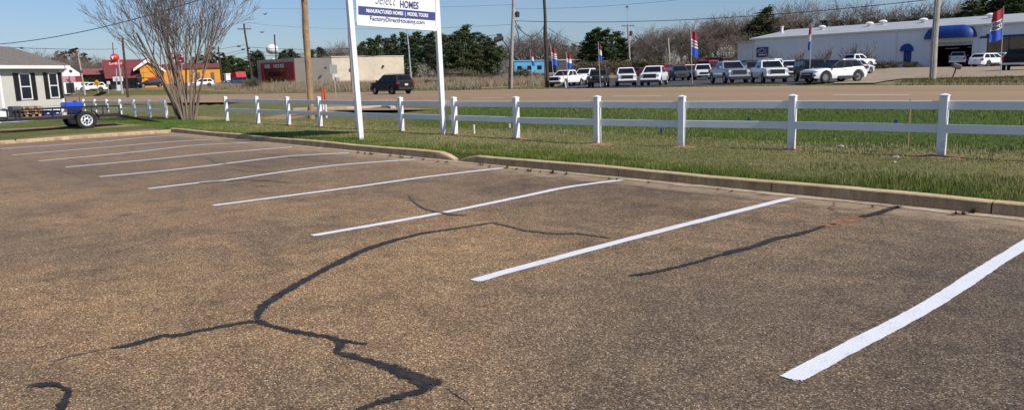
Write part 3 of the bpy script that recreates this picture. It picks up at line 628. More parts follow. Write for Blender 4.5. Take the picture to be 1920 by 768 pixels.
for k, px in ((0, (657, 24)), (1, (819.5, 24))):
    x1, z1 = sl(*px); x0 = 0 if k == 0 else SW; s_ = (x1-x0)/z1
    m = MB(); m.box((0, 0, TOP/2), (.127, .127, TOP), bev=.006); o = m.build('post', vin, root, loc=(x0, 0, 0)); 
    if abs(s_) < .05: o.rotation_euler = (0, math.atan(s_), 0)
    MB().add([Vector(v) for v in ((-.075, -.075, TOP), (.075, -.075, TOP), (.075, .075, TOP), (-.075, .075, TOP), (0, 0, TOP+.05))], [(0, 1, 4), (1, 2, 4), (2, 3, 4), (3, 0, 4)]).build('post_cap', vin, o)
xl, zl = sl(668, 45); xr, zr = sl(816, 55.5)
tilt = math.atan2(zr-zl, xr-xl)
pan = link('panel', None, root, ((xl+xr)/2, -.004, (zl+zr)/2)); PW = xr-xl+.02; pan.rotation_euler = (0, -tilt, 0)
pan = MB().box((0, -.03, 1.13), (PW, .04, 2.26), bev=.004).build('panel', panelm, root, loc=pan.location); pan.rotation_euler = (0, -tilt, 0)
bpy.data.objects.remove([o for o in root.children if o.type == 'EMPTY'][0])
MB().box((0, -.04, 0), (PW+.02, .09, .1), bev=.005).build('frame_rail', vin, pan); MB().box((0, -.04, 2.3), (PW+.02, .09, .1), bev=.005).build('frame_rail', vin, pan)
for sx in (-1, 1): MB().box((sx*(PW/2-.012), -.057, 1.15), (.05, .025, 2.2), bev=.004).build('frame_rail', vin, pan)
k = (zl-sl(740, 50)[1])
def bz(yl): return sl(668, yl)[1]-zl    # height above the lower rail, read at the left edge
b0, b1 = bz(27.5), bz(11.5)
MB().box((.0, -.0545, (b0+b1)/2), (PW-.09, .008, b1-b0)).build('banner', navy, pan)
bh = b1-b0
text('banner_lettering', 'MANUFACTURED HOMES  |  MODEL TOURS', .125, letterw, pan, (0, -.061, (b0+b1)/2), bold=.004, sx=PW*.80/2.62*1.03)
text('web_address', 'FactoryDirectHousing.com', .155, letterb, pan, (.0, -.053, b0*.5+.035), bold=.002, sx=.93)
text('homes_lettering', 'HOMES', .25, letterb, pan, (.33, -.053, b1+.125), bold=.006, sx=.66, align='CENTER')
text('select_lettering', 'Select', .42, letterg, pan, (-.36, -.053, b1+.21), shear=.4, sx=.56, bold=-.003)
MB().box((.25, -.0535, b1+.33), (.10, .003, .02)).build('logo_stroke', letterb, pan)
for sx in (-1, 1):
    MB().lathe([(.0, -.002), (.012, -.002), (.012, .004), (.0, .004)], 10, (sx*(PW/2+.02), -.072, .0), 'y').build('bolt', M('dull_bolt', (.2, .2, .21), .4, metal=.8), pan)
# ------------------------------------------------------------------ small things in the lawn
stakew = M('raw_stake_wood', (.34, .20, .11), .85, .25, 6); blueflag = M('blue_marker_plastic', (.03, .17, .55), .6, .1); pvc = M('white_pvc', (.74, .73, .70), .5, .06)
def onlawn(x, y): 
    p = flat(x, y, .13)
    for _ in range(4): p = flat(x, y, GZ(p.x, p.y))
    return p
p = onlawn(1702, 279); t_ = thing('survey_stake', 'thin brown wooden stake standing in the grass behind the fence at right', 'stake', p)
m = MB(); m.tube([(0, 0, -.1), (0.0, 0, .93)], .016, 4); m.build('stake_shaft', stakew, t_); MB().box((0, 0, .9), (.034, .034, .06)).build('stake_tip', M('cut_wood_end', (.4, .27, .15), .9), t_)
for x, y, lb, hh in ((1683, 243, 'small blue marker flag beside the brown stake', .24), (1242, 256, 'small blue marker flag left of a fence post, just below the lower rail', .2), (1406, 236, 'small blue marker flag peeping over the lower fence rail', .24)):
    p = onlawn(x, y); t_ = thing('marker_flag', lb, 'flag', p, SRZ+.2, 'blue marker flags in the grass')
    MB().tube([(0, 0, -.05), (0, 0, hh)], .004, 4).build('wire', M('thin_wire', (.3, .3, .3), .4, metal=.6), t_); m = MB(); m.quad((0, 0, hh-.11), (.05, .06, hh-.1), (.05, .06, hh), (0, 0, hh)); m.quad((.05, .06, hh-.1), (.07, .12, hh-.115), (.07, .12, hh-.01), (.05, .06, hh)); m.build('flag', blueflag, t_)
for x, y, hh, lb in ((889.5, 250.5, .24, 'short white plastic pipe stub in the grass right of the sign post'), (956, 240, .14, 'white pipe stub just left of a fence post near the middle'), (1282, 255, .14, 'white pipe stub right of a fence post near a blue flag')):
    p = onlawn(x, y); t_ = thing('pipe_stub', lb, 'pipe', p, 0, 'white pipe stubs'); MB().tube([(0, 0, -.05), (-.008, 0, hh)], .022, 10).build('pipe', pvc, t_); MB().tube([(-.008, 0, hh-.03), (-.008, 0, hh+.006)], .027, 10).build('pipe_cap', pvc, t_)
for x, y, lb in ((607.5, 219, 'orange-topped white utility marker behind the fence, left one of a pair'), (612, 217, 'orange-topped white utility marker behind the fence, right one of a pair')):
    p = onlawn(x, y); dep = (p-CAM).dot(FW); hh = (y-165)*dep/FOC; t_ = thing('utility_marker', lb, 'marker post', p, 0, 'orange-topped utility markers')
    MB().tube([(0, 0, -.1), (0, 0, hh*.55)], .045, 10).build('marker_base', pvc, t_); MB().tube([(0, 0, hh*.55), (0, 0, hh)], .052, 10).build('marker_top', M('marker_orange', (.50, .09, .035), .5, .1), t_)
for x, y, s_, lb in ((1679, 296, .06, 'pale rock lying on the grass left of the rightmost fence post'), (1676, 305, .035, 'small pebble-sized rock on the grass just below the larger pale rock'), (1576, 276, .06, 'pale clod lying in the grass behind the fence rails')):
    p = onlawn(x, y); m = MB(); bm = bmesh.new(); bmesh.ops.create_icosphere(bm, subdivisions=2, radius=s_)
    for v in bm.verts: v.co *= 1+.25*math.sin(v.co.x*40+v.co.y*33)+rnd.uniform(-.12, .12)
    bm.verts.index_update(); m.add([(v.co.x, v.co.y, v.co.z*.55+s_*.2) for v in bm.verts], [[v.index for v in f.verts] for f in bm.faces]); bm.free()
    tag(m.build('rock', M('sandstone', (.42, .34, .25), .95, .3, 14), loc=p), lb, 'rock')
# weeds rooted in the kerb joint
def weed(seed, s_):
    q = random.Random(seed); m = MB(); cols = []
    for k in range(26):
        a = q.uniform(0, 6.28); l = s_*q.uniform(.4, 1); e = q.uniform(.15, 1.1); d = Vector((math.cos(a)*math.cos(e), math.sin(a)*math.cos(e)*.6, math.sin(e))); w = Vector((-math.sin(a), math.cos(a), 0))*s_*.09
        m.add([(0, 0, 0), d*l*.55+w, d*l, d*l*.55-w], [(0, 1, 2, 3)]); g = q.uniform(.4, 1.1); cols.append((.06*g, .085*g, .025*g) if q.random() < .7 else (.16*g, .12*g, .06*g))
    me = m.mesh('weed_leaves', leafmat('weed_leaf'), fix=False); at = me.color_attributes.new('tint', 'FLOAT_COLOR', 'CORNER'); at.data.foreach_set('color', [v for c in cols for _ in range(4) for v in (*c, 1)]); return me
wm = [weed(k, 1) for k in range(5)]
WD = [(672, 287, 5), (684, 289, 5), (697, 290, 7), (732, 293, 5), (752, 296, 7), (771, 297, 5), (793, 300, 5), (820, 304, 5), (837, 305, 6), (902, 310, 8), (918, 313, 6), (951, 315, 9), (967, 318, 6), (993, 322, 8), (1013, 323, 5), (1037, 326, 10), (1062, 327, 7), (1143, 336, 6), (1157, 337, 6), (1216, 343, 6), (1637, 388, 6), (1683, 391, 10), (1793, 402, 11), (1805, 402, 9), (1826, 398, 15), (1346, 356, 5), (1372, 359, 5)]
for i, (x, y, s_) in enumerate(WD):
    p = flat(x, y, .008); p.y = min(p.y, KY-.02); o = link('weed', wm[i % 5], None, p, rnd.uniform(0, 6)); dep = (p-CAM).dot(FW); k = s_*dep/FOC*1.1; o.scale = (k*1.5, k, k)
    tag(o, 'small dark weed growing from the gutter at the foot of the kerb', 'weed', 'weeds along the kerb')
# ------------------------------------------------------------------ vehicles
def paint(name, col, flake=.0):
    d_ = max(col) < .1; return M('car_paint_'+name, col, .5 if d_ else .3, .06, 1.2, metal=0 if d_ else flake, coat=.05 if d_ else .5, spec=.15 if d_ else .5)
PAINT = {'white': paint('white', (.82, .83, .84)), 'charcoal': paint('charcoal', (.045, .05, .06), .3), 'maroon': paint('maroon', (.14, .015, .022)), 'red': paint('red', (.32, .02, .022)), 'slate': paint('slate', (.06, .07, .085), .3), 'silver': paint('silver', (.34, .39, .45), .35), 'black': paint('black', (.012, .013, .017)), 'ice': paint('ice', (.55, .62, .68), .1), 'navy': paint('navy', (.02, .035, .11)), 'forest': paint('forest', (.016, .018, .017))}
glass, t, b = newmat('tinted_vehicle_glass'); P = t.obj()
t.link(t.ramp(t.noise(P, 1.3, 2), [(.3, (.004, .006, .008)), (.7, (.016, .02, .027))]), b.inputs['Base Color']); b.inputs['Roughness'].default_value = .08; b.inputs['Specular IOR Level'].default_value = .25
tyre = M('tyre_rubber', (.02, .02, .021), .85, .25, 9); rimm = M('alloy_rim', (.38, .39, .40), .35, .1, metal=.7); trim = M('black_trim', (.018, .018, .02), .6, .2); chrome = M('chrome_trim', (.62, .63, .65), .18, .05, metal=.9)
lampc = M('clear_lamp', (.62, .65, .68), .12, .1, 8, coat=.5); lampr = M('red_lamp', (.30, .012, .012), .2, .1); plate = M('number_plate', (.62, .60, .50), .5, .08, 12); under = M('vehicle_underside', (.012, .012, .012), .9)
KIND = { # length, width, height, wheel radius, wheels x, lower profile [(x, top z)], cab base x, cab roof x, belt z, roof width ratio
 'pickup': dict(L=5.85, W=2.03, H=1.92, r=.43, wx=(1.93, -1.82), top=[(2.92, .95), (2.88, 1.13), (2.6, 1.21), (1.45, 1.29), (-2.88, 1.29), (-2.93, 1.2)], cb=(1.5, -.98), cr=(.72, -.72), belt=1.28, rw=.76, zb=.48, bed=(-1.05, -2.82)),
 'suv': dict(L=4.75, W=1.92, H=1.74, r=.36, wx=(1.45, -1.4), top=[(2.36, .75), (2.3, .98), (1.9, 1.06), (1.05, 1.12), (-2.2, 1.12), (-2.36, 1.0)], cb=(1.1, -2.25), cr=(.25, -1.85), belt=1.1, rw=.76, zb=.32),
 'sport': dict(L=4.75, W=1.95, H=1.64, r=.39, wx=(1.45, -1.42), top=[(2.36, .68), (2.3, .92), (1.9, 1.0), (1.05, 1.06), (-1.9, 1.16), (-2.34, 1.08)], cb=(1.15, -2.15), cr=(.15, -1.45), belt=1.05, rw=.72, zb=.30),
 'car': dict(L=4.7, W=1.82, H=1.5, r=.33, wx=(1.42, -1.32), top=[(2.32, .62), (2.26, .8), (1.6, .9), (.95, .97), (-2.2, .99), (-2.33, .85)], cb=(1.05, -2.2), cr=(.2, -1.75), belt=.97, rw=.76, zb=.26),
 'jeep': dict(L=4.6, W=1.9, H=1.86, r=.42, wx=(1.5, -1.35), top=[(2.2, .95), (2.18, 1.2), (1.9, 1.24), (.85, 1.28), (-2.1, 1.28), (-2.2, 1.2)], cb=(.85, -2.1), cr=(.55, -2.02), belt=1.26, rw=.86, zb=.5),
 'van': dict(L=5.4, W=2.0, H=2.15, r=.37, wx=(1.75, -1.6), top=[(2.65, .7), (2.6, 1.0), (2.2, 1.1), (1.5, 1.2), (-2.6, 1.2), (-2.68, 1.1)], cb=(1.55, -2.6), cr=(.85, -2.5), belt=1.18, rw=.82, zb=.35),
}
def vehicle(kind, pname, label, P, az, group=None, roof=None, style=0, name='parked_car', category='car'):
    K = KIND[kind]; L, W, H, r = K['L'], K['W'], K['H'], K['r']; pm_ = PAINT[pname]; zb = K['zb']; hw = W/2
    root = thing(name, label, category, P, az, group)
    tops = K['top']
    def topz(x):
        for (xa, za), (xb, zb_) in zip(tops[:-1], tops[1:]):
            if xb <= x <= xa: return za+(zb_-za)*((xa-x)/(xa-xb))
        return tops[0][1] if x > tops[0][0] else tops[-1][1]
    def botz(x):
        z = zb+.1*max(0, abs(x)-L*.4)
        for w in K['wx']:
            d = abs(x-w); R = r*1.16
            if d < R: z = max(z, r+math.sqrt(R*R-d*d))
        return z
    def halfw(x):
        e = max(0, abs(x)-(L/2-.75))/.75; return hw*(1-.17*e*e)
    xs_ = sorted(set([tops[0][0], tops[-1][0]]+[tops[-1][0]+i*(tops[0][0]-tops[-1][0])/56 for i in range(57)]+[w+s*r*1.16 for w in K['wx'] for s in (-1, -.995, .995, 1)]+[p[0] for p in tops]), reverse=True)
    m = MB(); rows = []
    for x in xs_:
        zt, zl, w = topz(x), botz(x), halfw(x); zl = min(zl, zt-.1); mid = zl+(zt-zl)*.55
        half = [(w*.95, zl), (w, zl+min(.12, (zt-zl)*.25)), (w*1.0, mid), (w*.965, zt-.09), (w*.92, zt-.02), (w*.80, zt), (w*.3, zt+.018)]
        rows.append([(x, a, z) for a, z in half]+[(x, -a, z) for a, z in half[::-1]])
    k = len(rows[0]); m.v = [v for q in rows for v in q]
    m.f = [(i*k+j, (i+1)*k+j, (i+1)*k+(j+1) % k, i*k+(j+1) % k) for i in range(len(rows)-1) for j in range(k)]+[tuple(range(k)), tuple((len(rows)-1)*k+j for j in range(k))[::-1]]; m.m = [0]*len(m.f)
    m.build('body', pm_, root, smooth=32)
    MB().box(((K['wx'][0]+K['wx'][1])/2, 0, zb+.16), (K['wx'][0]-K['wx'][1]+1.2, W*.72, .3)).build('underbody', under, root)
    # cabin
    b0, b1 = K['cb']; r0, r1 = K['cr']; bz_ = K['belt']-.02; wb = hw*.95; wr = hw*K['rw']; zr_ = H-.06
    c = MB(); lo = [(b0, wb), (b1, wb), (b1, -wb), (b0, -wb)]; hi = [(r0, wr), (r1, wr), (r1, -wr), (r0, -wr)]
    A = [Vector((x, y, bz_)) for x, y in lo]; B = [Vector((x, y, zr_)) for x, y in hi]
    C2 = [Vector((x*.97+.02*(r0+r1)/2, y*.93, H-.012)) for x, y in hi]; C3 = [Vector((x*.7+.3*(r0+r1)/2, y*.6, H)) for x, y in hi]
    for s_ in range(4):
        n_ = (s_+1) % 4; o = len(c.v); c.v += [tuple(v) for v in (A[s_], A[n_], B[n_], B[s_])]; c.f.append((o, o+1, o+2, o+3)); c.m.append(0)
    c.build('cabin', PAINT[roof] if roof else pm_, root)
    c = MB(); o = B+C2+C3; c.v = [tuple(v) for v in o]; c.f = [(a*4+i, a*4+(i+1) % 4, (a+1)*4+(i+1) % 4, (a+1)*4+i) for a in (0, 1) for i in range(4)]+[(8, 9, 10, 11)]; c.m = [0]*len(c.f)
    c.build('roof', PAINT[roof] if roof else pm_, root, smooth=50)
    def pane(nm, a, b_, c_, d_, u0, u1, v0, v1):
        def pt(u, v): return a.lerp(b_, u).lerp(d_.lerp(c_, u), v)
        n = (b_-a).cross(d_-a).normalized(); mid = (a+b_+c_+d_)/4
        if n.dot(mid-Vector(((b0+b1)/2, 0, (bz_+H)/2))) < 0: n = -n
        q = [pt(u0, v0), pt(u1, v0), pt(u1, v1), pt(u0, v1)]; o = n*.006
        MB().quad(*[p+o for p in q]).build(nm, glass, root)
    pane('windshield', A[3], A[0], B[0], B[3], .05, .95, .06, .93)
    pane('rear_window', A[1], A[2], B[2], B[1], .08, .92, .28 if kind != 'jeep' else .15, .9)
    splits = [(.10, .50), (.55, .92)] if kind == 'pickup' else [(.08, .36), (.39, .64), (.67, .94)]
    for s_ in (0, 1):
        a, b_, c_, d_ = (A[0], A[1], B[1], B[0]) if s_ == 0 else (A[3], A[2], B[2], B[3])
        for u0, u1 in splits: pane('side_window', a, b_, c_, d_, u0, u1, .08, .88)
    # wheels
    for wx in K['wx']:
        for sy in (-1, 1):
            y = sy*(hw-.13); o = MB().lathe([(r*.62, -.11), (r*.93, -.11), (r, -.08), (r, .08), (r*.93, .11), (r*.62, .11)], 22, (0, 0, 0), 'y', ring=True).build('wheel', tyre, root, smooth=40, loc=(wx, y, r))
            rm_ = MB(); rm_.lathe([(r*.62, -.02), (r*.62, .10), (r*.55, .105), (r*.5, .06), (r*.2, .07), (r*.16, .10), (0.01, .10)], 20, (0, 0, 0), 'y')
            for q in range(6):
                a = q*math.pi/3; R = Matrix.Rotation(-a, 3, 'Y'); rm_.box(R @ Vector((r*.34, .085, 0)), (r*.4, .03, r*.12), R)
            g = rm_.build('rim', rimm if pname not in ('black', 'charcoal') else rimm, o, smooth=30)
            if sy < 0: g.scale = (1, -1, 1)
            fl = MB(); n = 14; R0, R1 = r*1.15, r*1.15+.07; yy = sy*(hw+.012)
            vs = []
            for q in range(n+1):
                a = math.pi*(-.05+1.1*q/n); vs += [(wx+R0*math.cos(a), yy, r+R0*math.sin(a)), (wx+R1*math.cos(a), yy, r+R1*math.sin(a))]
            if kind in ('jeep', 'sport', 'suv'):
                fl.add(vs, [(2*q, 2*q+1, 2*q+3, 2*q+2) for q in range(n)]); fl.build('wheel_arch_trim', trim, root)
    xf = tops[0][0]; xr = tops[-1][0]
    # nose
    if kind == 'pickup':
        MB().box((xf-.0, 0, .93), (.12, W*.62, .40), bev=.03).build('grille', trim, root)
        g = MB(); g.box((xf+.05, 0, 1.125), (.05, W*.64, .035), bev=.008); g.box((xf+.05, 0, .745), (.05, W*.5, .03), bev=.008)
        for s_ in (-1, 1): g.box((xf+.04, s_*W*.305, .93), (.06, .035, .36), bev=.008)
        if style % 4 == 0 or pname == 'silver': g.build('grille_surround', chrome, root)
        else: g.build('grille_surround', pm_, root)
        for s_ in (-1, 1):
            MB().box((xf-.06, s_*W*.385, 1.0), (.16, W*.13, .2), bev=.03).build('headlight', lampc, root); MB().box((xf-.06, s_*W*.39, .62), (.2, W*.1, .12), bev=.02).build('fog_lamp', trim, root)
            MB().box((xr+.02, s_*W*.44, 1.05), (.1, W*.09, .38), bev=.02).build('taillight', lampr, root)
        bp = chrome if pname == 'black' else pm_
        MB().box((xf+.05, 0, .62), (.28, W*.93, .17), bev=.05).build('front_bumper', bp, root); MB().box((xf+.04, 0, .43), (.26, W*.84, .2), bev=.03).build('air_dam', trim, root)
        MB().box((xr-.08, 0, .60), (.22, W*.94, .2), bev=.04).build('rear_bumper', chrome, root)
        MB().box((xr-.012, 0, 1.02), (.02, W*.72, .40), bev=.008).build('tailgate', pm_, root); MB().box((xr-.03, 0, 1.14), (.02, .3, .06)).build('tailgate_handle', trim, root)
        x0, x1 = K['bed']; MB().box(((x0+x1)/2, 0, 1.315), (x0-x1, W*.74, .012)).build('bed_opening_shade', under, root)  # dark panel stands in for the shaded inside of the open bed
    elif kind == 'jeep':
        MB().box((xf+.02, 0, 1.0), (.06, W*.5, .36), bev=.02).build('grille', pm_, root)
        for q in range(7): MB().box((xf+.055, (q-3)*.115, 1.0), (.012, .05, .27)).build('grille_slot', trim, root)
        for s_ in (-1, 1):
            MB().lathe([(.01, -.02), (.1, -.02), (.1, .03), (.01, .045)], 16, (xf+.03, s_*W*.31, 1.06), 'x').build('headlight', lampc, root)
            MB().box((1.5, s_*hw*.93, .93), (1.15, .3, .06), bev=.02).build('fender', trim, root)
            MB().box((xr+.0, s_*W*.42, .98), (.08, .14, .24), bev=.02).build('taillight', lampr, root)
        MB().box((xf+.14, 0, .66), (.22, W*.86, .2), bev=.04).build('front_bumper', trim, root); MB().box((xr-.08, 0, .62), (.16, W*.8, .18), bev=.04).build('rear_bumper', trim, root)
        MB().lathe([(.1, -.1), (.36, -.1), (.39, -.05), (.39, .05), (.36, .1), (.1, .1)], 20, (xr-.14, 0, 1.05), 'x').build('spare_wheel', tyre, root, smooth=40)
    else:
        gz_ = .62 if kind == 'sport' else .72
        MB().box((xf-.03, 0, gz_), (.14, W*(.64 if kind == 'sport' else .5), .30 if kind == 'sport' else .24), bev=.04).build('grille', trim, root)
        gb = MB(); gb.box((xf+.045, 0, gz_+.02), (.02, W*.46, .025)); gb.build('grille_bar', chrome, root)
        for s_ in (-1, 1):
            MB().box((xf-.2, s_*W*.385, .84 if kind != 'car' else .7), (.26, W*.17, .1 if kind == 'sport' else .13), bev=.035).build('headlight', lampc, root)
            MB().box((xf-.12, s_*W*.38, .56), (.24, W*.12, .16), bev=.03).build('fog_lamp', trim, root)
            MB().box((xr+.1, s_*W*.43, topz(xr)-.03), (.24, W*.14, .2), bev=.03).build('taillight', lampr, root)
        MB().box((xf-.05, 0, zb+.1), (.2, W*.8, .16), bev=.04).build('front_bumper', trim, root); MB().box((xr+.04, 0, zb+.16), (.2, W*.86, .22), bev=.05).build('rear_bumper', trim if kind != 'car' else pm_, root)
        MB().box((xr-.035, 0, .84 if kind != 'car' else .72), (.02, .34, .16)).build('number_plate', plate, root)
        if kind in ('suv',):
            for s_ in (-1, 1): MB().tube([(r0-.1, s_*wr*.86, H-.01), (r0-.25, s_*wr*.86, H+.05), (r1+.25, s_*wr*.86, H+.05), (r1+.1, s_*wr*.86, H-.01)], .02, 6).build('roof_rail', trim, root)
        for s_ in (-1, 1): MB().box(((b0+b1)/2, s_*(hw-.015), zb+.1), (K['wx'][0]-K['wx'][1]-2.5*r, .06, .16), bev=.02).build('sill', trim, root)
    for s_ in (-1, 1):
        o = MB().box((b0-.32, s_*(hw+.1), bz_+.12), (.12, .2, .16 if kind != 'pickup' else .22), bev=.03).build('mirror', trim if pname in ('white', 'black', 'charcoal') else pm_, root)
        for dx in ((.35, -.75) if kind == 'pickup' else (.3, -.75)): MB().box(((b0+b1)/2+dx, s_*(hw-.004), bz_-.12), (.16, .03, .03), bev=.008).build('door_handle', pm_ if pname != 'white' else chrome, root)
    return root
for i, v in enumerate(VEH):
    P = gz(atd(v[0], v[1], v[2])); P.z += .045 if v[0] > 1000 else .02
    cat = {'pickup': 'pickup', 'suv': 'car', 'sport': 'car', 'car': 'car', 'jeep': 'off-roader', 'van': 'van'}[v[4]]
    vehicle(v[4], v[5], v[6], P, heading(P, v[3]), 'vehicles parked on the dealer lot' if 1000 < v[0] < 1615 else None, 'black' if v[4] == 'sport' else None, i, {'pickup': 'parked_pickup', 'van': 'parked_van', 'jeep': 'parked_off_roader'}.get(v[4], 'parked_car'), cat)
P = atd(*SUV); P.z = ZR; sv = vehicle('suv', 'forest', 'black utility car driving left along the highway, seen from behind', P, heading(P, -147), None, None, 0, 'black_car', 'car')
# ------------------------------------------------------------------ the manufactured home on the left
siding, t, b = newmat('pale_lap_siding'); P = t.obj(); S = t.sep(P)
saw = t.math('FRACT', t.math('MULTIPLY', S[2], 8.3))
c = t.ramp(t.noise(P, 1.2, 4), [(.3, (.53, .51, .46)), (.7, (.60, .58, .53))]); c = t.mix(c, t.ramp(saw, [(0, (.72, .72, .72)), (.1, (1, 1, 1))]), 1., 'MULTIPLY')
t.link(c, b.inputs['Base Color']); b.inputs['Roughness'].default_value = .6; t.link(t.bump(saw, .5, .02), b.inputs['Normal'])
wtrim = M('white_trim', (.76, .76, .75), .5, .06); shut = M('black_shutter', (.012, .012, .014), .6, .3, 5)
shing, t, b = newmat('grey_asphalt_shingle'); P = t.obj()
br = t.add('ShaderNodeTexBrick', Scale=5.0); br.inputs['Color1'].default_value = (.15, .125, .105, 1); br.inputs['Color2'].default_value = (.21, .18, .155, 1); br.inputs['Mortar'].default_value = (.09, .08, .07, 1); br.inputs['Mortar Size'].default_value = .012; t.link(P, br.inputs['Vector'])
t.link(t.mix(br.outputs['Color'], t.ramp(t.noise(P, 30, 3), [(.3, (.7, .7, .7)), (.7, (1.25, 1.25, 1.25))]), 1, 'MULTIPLY'), b.inputs['Base Color']); b.inputs['Roughness'].default_value = .95
K0 = flat(124, 222, .08); K1 = flat(0, 230.5, .08); wd = (K1-K0); wd.z = 0; wd.normalize(); hz = math.atan2(-wd.y, -wd.x)   # local x runs toward the far right corner
hn = Vector((-wd.y, wd.x, 0));  hn = hn if hn.x > 0 else -hn                        # outward normal, to the lot
root = thing('manufactured_home', 'pale grey home with black shutters and a grey shingle roof at the left edge', 'house', (K0.x, K0.y, .06), hz)
Rl = Matrix.Rotation(-hz, 3, 'Z')
def hl(x, y): v = Rl @ (on_plane(x, y, K0, hn)-root.location); return v.x, v.z
ysgn = 1 if (Rl @ hn).y < 0 else -1   # +y runs into the house
eh = hl(100, 127.5)[1]; LW, DW = 16.0, 8.2
w_ = MB(); w_.box((-LW/2, ysgn*DW/2, (eh+.75)/2), (LW, DW, eh-.75)); w_.build('wall', siding, root)
MB().box((-LW/2, ysgn*(DW/2+.015), .38), (LW-.06, DW-.03, .76)).build('skirting', M('white_skirting', (.74, .75, .77), .5, .06), root)
rise = DW/2*.26
for s_ in (0, 1):
    y0 = -.38 if s_ == 0 else DW+.38; r_ = MB()
    r_.prism([(y0, eh+.06), (DW/2, eh+.06+rise+.1), (DW/2, eh+.16+rise+.1), (y0, eh+.16)], 'x', -LW-.3, .32)
    if ysgn < 0: r_.v = [(x, -y, z) for x, y, z in r_.v]
    ro = r_.build('roof', shing, root)
MB().box((-LW/2+.01, ysgn*-.37, eh+.035), (LW+.66, .05, .17)).build('fascia', wtrim, root); MB().box((-LW/2+.01, ysgn*-.2, eh+.01), (LW+.6, .36, .03)).build('soffit', wtrim, root)
MB().prism([(-.01, eh), (DW+.01, eh), (DW/2, eh+rise+.08)], 'x', -.06, .003).build('gable', siding, root)
MB().box((-.03, ysgn*-.012, .75+(eh-.75)/2), (.11, .03, eh-.76)).build('corner_board', wtrim, root)
xd = hl(5, 190)[0]; MB().box((xd, ysgn*-.014, .75+(eh-.75)/2), (.14, .03, eh-.76)).build('corner_board', wtrim, root)
for (xa, xb), (y0, y1), sh in (((36.5, 57), (138, 187), ((27.5, 36.5), (56.5, 66))), ((91, 107.5), (137, 184), ((82, 91), (106.5, 116)))):
    x0, zt = hl(xa-4, y0); x1, zb_ = hl(xb, y1); x0 = hl((xa), (y0+y1)/2)[0]; x1 = hl(xb+1, (y0+y1)/2)[0]; zt = hl((xa+xb)/2, y0)[1]; zb_ = hl((xa+xb)/2, y1)[1]
    wx0, wx1 = x0, x1; cx, cz, ww, hh = (wx0+wx1)/2, (zt+zb_)/2, wx1-wx0, zt-zb_
    fr = MB(); t_ = .055
    fr.box((cx, 0, zt-t_/2), (ww, .06, t_)); fr.box((cx, 0, zb_+t_/2), (ww, .06, t_)); fr.box((cx, 0, cz), (ww-2*t_, .055, .05))
    for s_ in (-1, 1): fr.box((cx+s_*(ww/2-t_/2), 0, cz), (t_, .058, hh-2*t_))
    f = fr.build('window', wtrim, root, loc=(0, ysgn*-.03, 0))
    MB().box((cx, ysgn*.012, cz), (ww-.06, .02, hh-.06)).build('pane', M('house_window_glass', (.012, .016, .026), .08, .3, 1.5), f)
    for s_ in (-1, 1):
        sh_w = ww*.42; sx = cx+s_*(ww/2+sh_w/2+.02); m = MB(); m.box((sx, 0, cz), (sh_w, .035, hh+.06)); 
        for q in range(18): m.box((sx, ysgn*-.022, zb_+.06+q*(hh-.12)/17), (sh_w*.72, .012, .035), Matrix.Rotation(.4*ysgn, 3, 'X'))
        m.build('shutter', shut, root, loc=(0, ysgn*-.025, 0))
MB().box((hl(10, 140)[0]-3.2, ysgn*-.03, 1.9), (1.0, .05, 2.1)).build('door', wtrim, root)
# ------------------------------------------------------------------ trailer and its load
blk = M('black_trailer_steel', (.014, .014, .016), .45, .3, 4); deckw = M('trailer_deck_boards', (.16, .11, .07), .9, .3, 5)
TR = thing('utility_trailer', 'black utility trailer with white-rimmed wheels and its ramp lowered, beside the home', 'trailer', (-34.15, 7.86, .06), math.radians(90))
# local x toward the ramp (world +y), local y away from the viewer (world -x)
BL, BR_, BW, DZ = -2.65, 1.35, 1.75, .52
m = MB()
for y in (.0, BW): m.box(((BL+BR_)/2, y, DZ), (BR_-BL, .05, .12))
for x in (BL, BR_, -1.6, -.6, .5): m.box((x, BW/2, DZ-.005), (.06, BW-.04, .1))
m.build('frame', blk, TR); MB().box(((BL+BR_)/2, BW/2, DZ+.075), (BR_-BL-.06, BW-.1, .03)).build('deck', deckw, TR)
m = MB()
for y in (0.0, BW):
    m.box(((BL+BR_)/2, y, DZ+.36), (BR_-BL, .045, .045))
    for x in (BL+.03, BL+.32, -2.2, -1.1, -.45, .7, BR_-.03): m.box((x, y, DZ+.2), (.04, .04, .28))
m.box((BL, BW/2, DZ+.362), (.04, BW, .04)); m.build('side_rail', blk, TR)
m = MB(); m.tube([(BL, .1, DZ-.03), (BL-.95, BW/2, DZ-.03)], .035, 6); m.tube([(BL, BW-.1, DZ-.03), (BL-.95, BW/2, DZ-.03)], .035, 6); m.box((BL-1.0, BW/2, DZ), (.25, .09, .1)); m.build('drawbar', blk, TR)
MB().tube([(BL-.75, BW/2, -.04), (BL-.75, BW/2, DZ+.3)], .03, 8).build('jack', blk, TR)
MB().tube([(0, -.1, .37), (0, BW+.1, .37)], .035, 8).build('axle', blk, TR)
